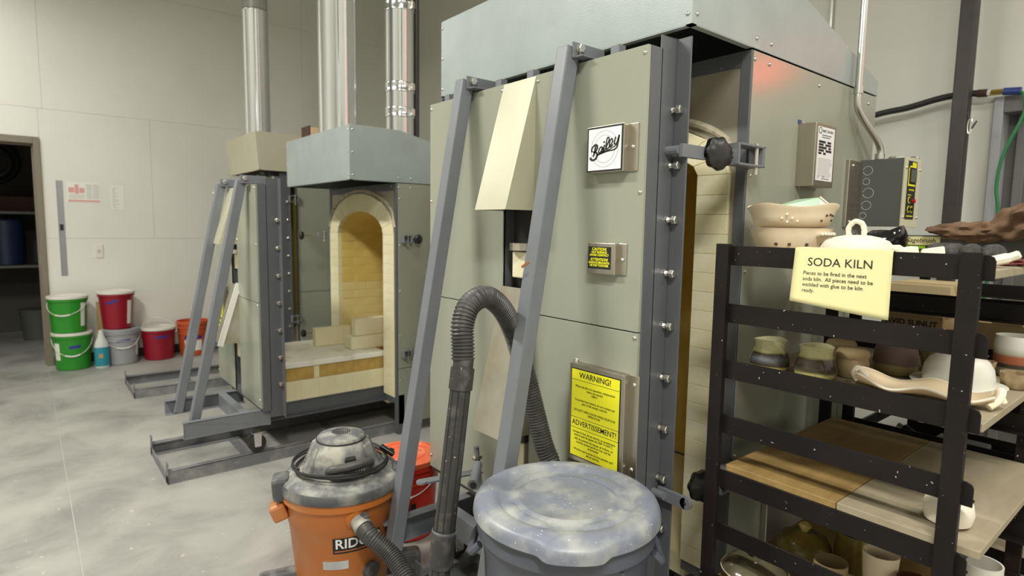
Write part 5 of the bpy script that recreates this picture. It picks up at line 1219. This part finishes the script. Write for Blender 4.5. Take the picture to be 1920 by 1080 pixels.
# wavy dish with little handles
wd2 = empty('wavy_dish', (1.56, .42, Z3)); tag(wd2, 'long wavy-edged tan dish with scrolled end handles', 'dish')
nL, nW = 34, 12; vs = []; fs = []
for i in range(nL+1):
    t = i/nL; y = .566 + (.300-.566)*t; xc = 1.500 + .02*t; wv = .0085*math.cos((t-.03)*math.pi*3.75)
    for j in range(nW+1):
        s_ = j/nW; e = (2*s_-1); hw_ = .060*(math.sin(math.pi*(.10+.80*t))**.5); z = Z3 + .005 + .019*abs(e)**2.2 + (wv*abs(e)) + .006*abs(2*t-1)**4
        vs.append((xc + .075 + e*hw_, y + .006*e, z))
for i in range(nL):
    for j in range(nW): q = i*(nW+1)+j; fs.append((q, q+1, q+nW+2, q+nW+1))
MB().add(vs, fs).build('body', M['dishclay'], wd2, smooth=True, solid=.004, sharp=80)
for s_, nm in ((0, 0), (nW, 1)):
    p_ = [Vector(vs[i*(nW+1)+s_]) + Vector((0,0,.001)) for i in range(nL+1)]; MB().tube(p_, .0032, 8).build('rolled_rim', M['bisqueW'], wd2, smooth=True)
e0 = Vector(vs[nW//2]); e1 = Vector(vs[nL*(nW+1)+nW//2])
MB().tube(catmull([e0+Vector((-.012, -.006, .004)), e0+Vector((-.008, .006, .020)), e0+Vector((.004, .002, .032)), e0+Vector((.012, -.008, .020)), e0+Vector((.018, -.016, .012))], 6), .0065, 8).build('end_handle', M['bisqueW'], wd2, smooth=True)
MB().tube(catmull([e1+Vector((-.03, .004, .0)), e1+Vector((-.014, -.008, .014)), e1+Vector((.002, -.010, .030)), e1+Vector((.012, -.002, .026)), e1+Vector((.012, -.012, .004))], 6), .008, 8).build('end_handle', M['bisque'], wd2, smooth=True)
pot('banded_bowl', 'white bowl with a rust-red and black band at the board edge', 'bowl', (2.01, .345, Z3), wall([(.030, 0), (.036, .006), (.047, .045), (.048, .085), (.045, .112)]), 'glaze_cup', 44)
pot('fluted_cup', 'small tan fluted cup in front of the banded bowl', 'cup', (1.86, .316, Z3), wall([(.020, 0), (.026, .006), (.030, .026), (.031, .040)], .003), 'tanclay2', 40, mod=lambda a, r, z: (r*(1+.04*math.sin(10*a)), z))
pot('ruffled_cup', 'small ruffled tan cup beside the white domed dish', 'cup', (1.93, .395, Z3), wall([(.016, 0), (.020, .006), (.024, .03), (.027, .046)], .003), 'tanclay2', 40, mod=lambda a, r, z: (r*(1+.06*math.sin(8*a)*z/.045), z))
# half-empty level -----------------------------------------------------
wc = MB().lathe((1.545, .352, Z5), [(0, .0), (.030, 0), (.043, .008), (.048, .030), (.044, .052), (.036, .064), (.030, .066), (.028, .060), (.03, .01), (0, .006)], 36).build('white_vase', M['bisqueW'], smooth=True, at=(1.545, .352, Z5)); tag(wc, 'small white rounded vase standing behind the right rack post', 'vase')
# low level ------------------------------------------------------------
gp = empty('glass_lid', (1.55, .785, Z7)); tag(gp, 'smoky domed pan lid with a metal knob at the left of the low board', 'lid')
MB().lathe((1.55, .785, Z7), [(.088, .030), (.090, .034), (.086, .040), (.070, .058), (.040, .070), (0, .074)], 44).build('dome', M['greygreen'], gp, smooth=True); MB().lathe((1.55, .785, Z7), [(0,0),(.060,0),(.080,.02),(.090,.030),(.091,.035),(.087,.036),(.078,.024),(0,.01)], 44).build('dish', M['bisque'], gp, smooth=True)
MB().lathe((1.55, .785, Z7+.073), [(.008,0),(.008,.008),(.018,.012),(.018,.018),(0,.021)], 20).build('knob', M['zinc'], gp, smooth=True)
oj = pot('lidded_jar', 'olive-brown lidded jar with a small flared knob on the low board', 'jar', (1.722, .728, Z7), [(0, 0), (.055, 0), (.070, .03), (.073, .07), (.071, .082), (.060, .100), (.035, .114), (0, .118)], 'glaze_olive', 44)
MB().lathe((1.722, .728, Z7+.114), [(.010,0),(.010,.006),(.017,.016),(.017,.020),(.011,.026),(.006,.021),(0,.02)], 24).build('knob', M['yellowdull'], oj, smooth=True)
pot('round_pot', 'dull olive round pot between the jar and the cream cup', 'pot', (1.77, .610, Z7), wall([(.035, 0), (.045, .006), (.053, .05), (.050, .11), (.045, .145)]), 'glaze_olive', 40)
pot('tapered_cup', 'cream tapered cup behind the lowest visible rail', 'cup', (1.655, .508, Z7), wall([(.028, 0), (.032, .004), (.036, .08), (.042, .175)]), 'bisque', 40)
pot('tapered_cup', 'dark brown cup right of the cream tapered cup', 'cup', (1.63, .425, Z7), wall([(.028, 0), (.033, .004), (.037, .15)]), 'glaze_brown', 40)
mg = pot('mug', 'tan mug with a side handle next to the pan lid', 'mug', (1.60, .605, Z7), wall([(.032, 0), (.038, .004), (.041, .06), (.041, .125)]), 'tanclay', 40)
MB().tube(catmull([Vector((1.60, .605, Z7))+Vector(p) for p in ((.01, -.040, .10), (.012, -.060, .098), (.012, -.066, .07), (.01, -.055, .045), (.008, -.039, .04))], 5), .005, 8).build('handle', M['tanclay'], mg, smooth=True)
pot('grey_bowl', 'pale grey bowl at the right end of the low board', 'bowl', (1.76, .325, Z7), wall([(.028, 0), (.034, .01), (.042, .12), (.043, .195)]), 'porcelain', 40)
# second rack: cartons on its boards
board('board on the upper part of the second rack', 2.257, 2.928, .25, .80, TOPS[2]-LEDGE, TOPS[2]-LEDGE+.018, 'wood2')
board('board on the lower part of the second rack', 2.257, 2.928, .25, .80, TOPS[6]-LEDGE, TOPS[6]-LEDGE+.018, 'wood2')
zb2 = TOPS[2]-LEDGE+.018
cbx = tag(MB().box(2.30, 2.55, .585, .765, zb2, zb2+.105).build('carton', M['card'], bevel=.003, at=(2.42, .67, zb2)), 'brown printed carton on the second rack', 'carton', 'cartons on the second rack'); cbx['_b'] = [2.42, .67, zb2]
lettering('AVID SUNLIT', .026, M['ink'], cbx, (2.2995, .675, zb2+.075), *FX, offset=.0008); MB().box(2.2994, 2.30, .60, .75, zb2+.010, zb2+.012).build('print_line', M['ink'], cbx); MB().box(2.2994, 2.30, .60, .75, zb2+.052, zb2+.054).build('print_line', M['ink'], cbx)
o = tag(MB().box(2.32, 2.58, .575, .765, zb2+.106, zb2+.205).build('carton', M['cardlight'], bevel=.003, at=(2.45, .67, zb2+.106)), 'plain pale carton stacked on the printed one', 'carton', 'cartons on the second rack')
fl_ = empty('open_carton', (2.43, .41, zb2)); tag(fl_, 'open brown carton with a raised flap on the second rack', 'carton', 'cartons on the second rack')
MB().box(2.32, 2.56, .315, .515, zb2, zb2+.10).build('box', M['card'], fl_, bevel=.003); MB().prism([(2.31, .515, zb2+.14), (2.31, .36, zb2+.16), (2.32, .39, zb2+.10), (2.32, .46, zb2+.10)], (.004, 0, 0)).build('flap', M['cardlight'], fl_)
zb3 = TOPS[6]-LEDGE+.018
o = tag(MB().box(2.32, 2.50, .52, .72, zb3, zb3+.24).build('yellow_crate', M['yellowdull'], bevel=.006, at=(2.41, .62, zb3)), 'dull yellow crate low on the second rack', 'crate')
el = empty('elbow_pipe', (2.40, .65, zb3+.24)); tag(el, 'black rubber elbow with a steel collar on the yellow crate', 'pipe fitting')
MB().tube(catmull([(2.36, .692, zb3+.300), (2.36, .675, zb3+.292), (2.36, .650, zb3+.277), (2.36, .628, zb3+.262), (2.365, .612, zb3+.262)], 5), .021, 14).build('elbow', M['gloss_black'], el, smooth=True); MB().tube([(2.36, .708, zb3+.306), (2.36, .690, zb3+.299)], .0155, 14).build('collar', M['zinc'], el, smooth=True)
o = tag(MB().box(2.62, 2.78, .52, .68, zb3, zb3+.20).build('grey_box', M['boxgrey'], bevel=.004, at=(2.7, .6, zb3)), 'small grey box behind the yellow crate', 'box')

# ================================================================ AT THE RIGHT WALL
co = empty('steel_column', (4.05, 1.04, 0)); tag(co, 'dark steel column standing in front of the white wall', 'column')
MB().box(4.01, 4.09, .998, 1.072, 0, ZC).build('shaft', M['blackpipe'], co, bevel=.006); MB().box(3.96, 4.14, .95, 1.12, 0, .012).build('base_plate', M['blackpipe'], co)
hk = empty('carabiner', (4.05, .985, 2.02)); tag(hk, 'small steel carabiner hanging on the dark column', 'carabiner')
n = 20; MB().tube([(4.03, .984+.010*math.cos(2*math.pi*k/n), 1.985+.042*math.sin(2*math.pi*k/n)) for k in range(n+1)], .0035, 6, False).build('ring', M['zinc'], hk, smooth=True); MB().tube([(4.03, .990, 2.025), (4.03, .999, 2.06)], .004, 6).build('cord', M['black'], hk); MB().bar((4.03, .975, 1.97), (4.03, .955, 2.01), .006, .010).build('tag', M['black'], hk)
ah = empty('air_hose', (4.15, 1.3, 2.1)); tag(ah, 'black air hose running along the white wall to a brass fitting', 'hose')
MB().tube(catmull([(4.12, 2.2, 1.95), (4.12, 1.9, 2.04), (4.12, 1.50, 2.122), (4.12, 1.32, 2.142), (4.12, 1.16, 2.172), (4.13, 1.05, 2.180), (4.14, .985, 2.176)], 8), .018, 12).build('hose', M['rubber'], ah, smooth=True)
MB().tube([(4.14, .990, 2.176), (4.14, .945, 2.172)], .021, 12).build('coupler', M['darkbrown'], ah, smooth=True); MB().tube([(4.14, .945, 2.172), (4.14, .93, 2.171)], .017, 6).build('fitting_ring', M['lidwhite'], ah); MB().tube([(4.14, .93, 2.171), (4.14, .875, 2.168)], .015, 6).build('brass_fitting', M['brass'], ah)
gh = empty('coiled_air_line', (4.14, .85, 1.5)); tag(gh, 'thin green air line hanging from a blue coupling', 'hose')
MB().tube([(4.14, .875, 2.168), (4.14, .80, 2.160)], .020, 12).build('coupling', M['blue'], gh, smooth=True); MB().tube(catmull([(4.14, .81, 2.161), (4.14, .785, 2.13), (4.13, .780, 2.03), (4.12, .845, 1.83), (4.12, .862, 1.66), (4.12, .845, 1.50), (4.12, .86, 1.2), (4.1, .87, .6), (4.1, .8, .02)], 8), .0085, 8).build('line', M['cable'], gh, smooth=True)
o = tag(MB().tube([(4.205, 1.835, 0.02), (4.205, 1.835, ZC-.01)], .014, 10).build('wall_conduit', M['conduit'], smooth=True, at=(4.205, 1.835, .02)), 'thin metal conduit running up the white wall behind the kiln', 'conduit')

# red-lit exit sign over the grey door, out of frame, mirrored in the kiln's side
em = bpy.data.materials.new('red_glow'); em.use_nodes = True; pe = em.node_tree.nodes['Principled BSDF']; pe.inputs['Base Color'].default_value = (.4, .01, .01, 1); pe.inputs['Emission Color'].default_value = (1, .03, .02, 1); pe.inputs['Emission Strength'].default_value = 9
ex = empty('exit_sign', (4.20, -.36, 2.42)); tag(ex, 'red-lit sign box on the wall above the grey door', 'sign')
MB().box(4.17, 4.22, -.56, -.16, 2.42, 2.66).build('housing', M['lidwhite'], ex, bevel=.004); MB().box(4.165, 4.17, -.54, -.18, 2.44, 2.64).build('lit_face', em, ex)

for o in bpy.data.objects:
    if '_b' in o: del o['_b']
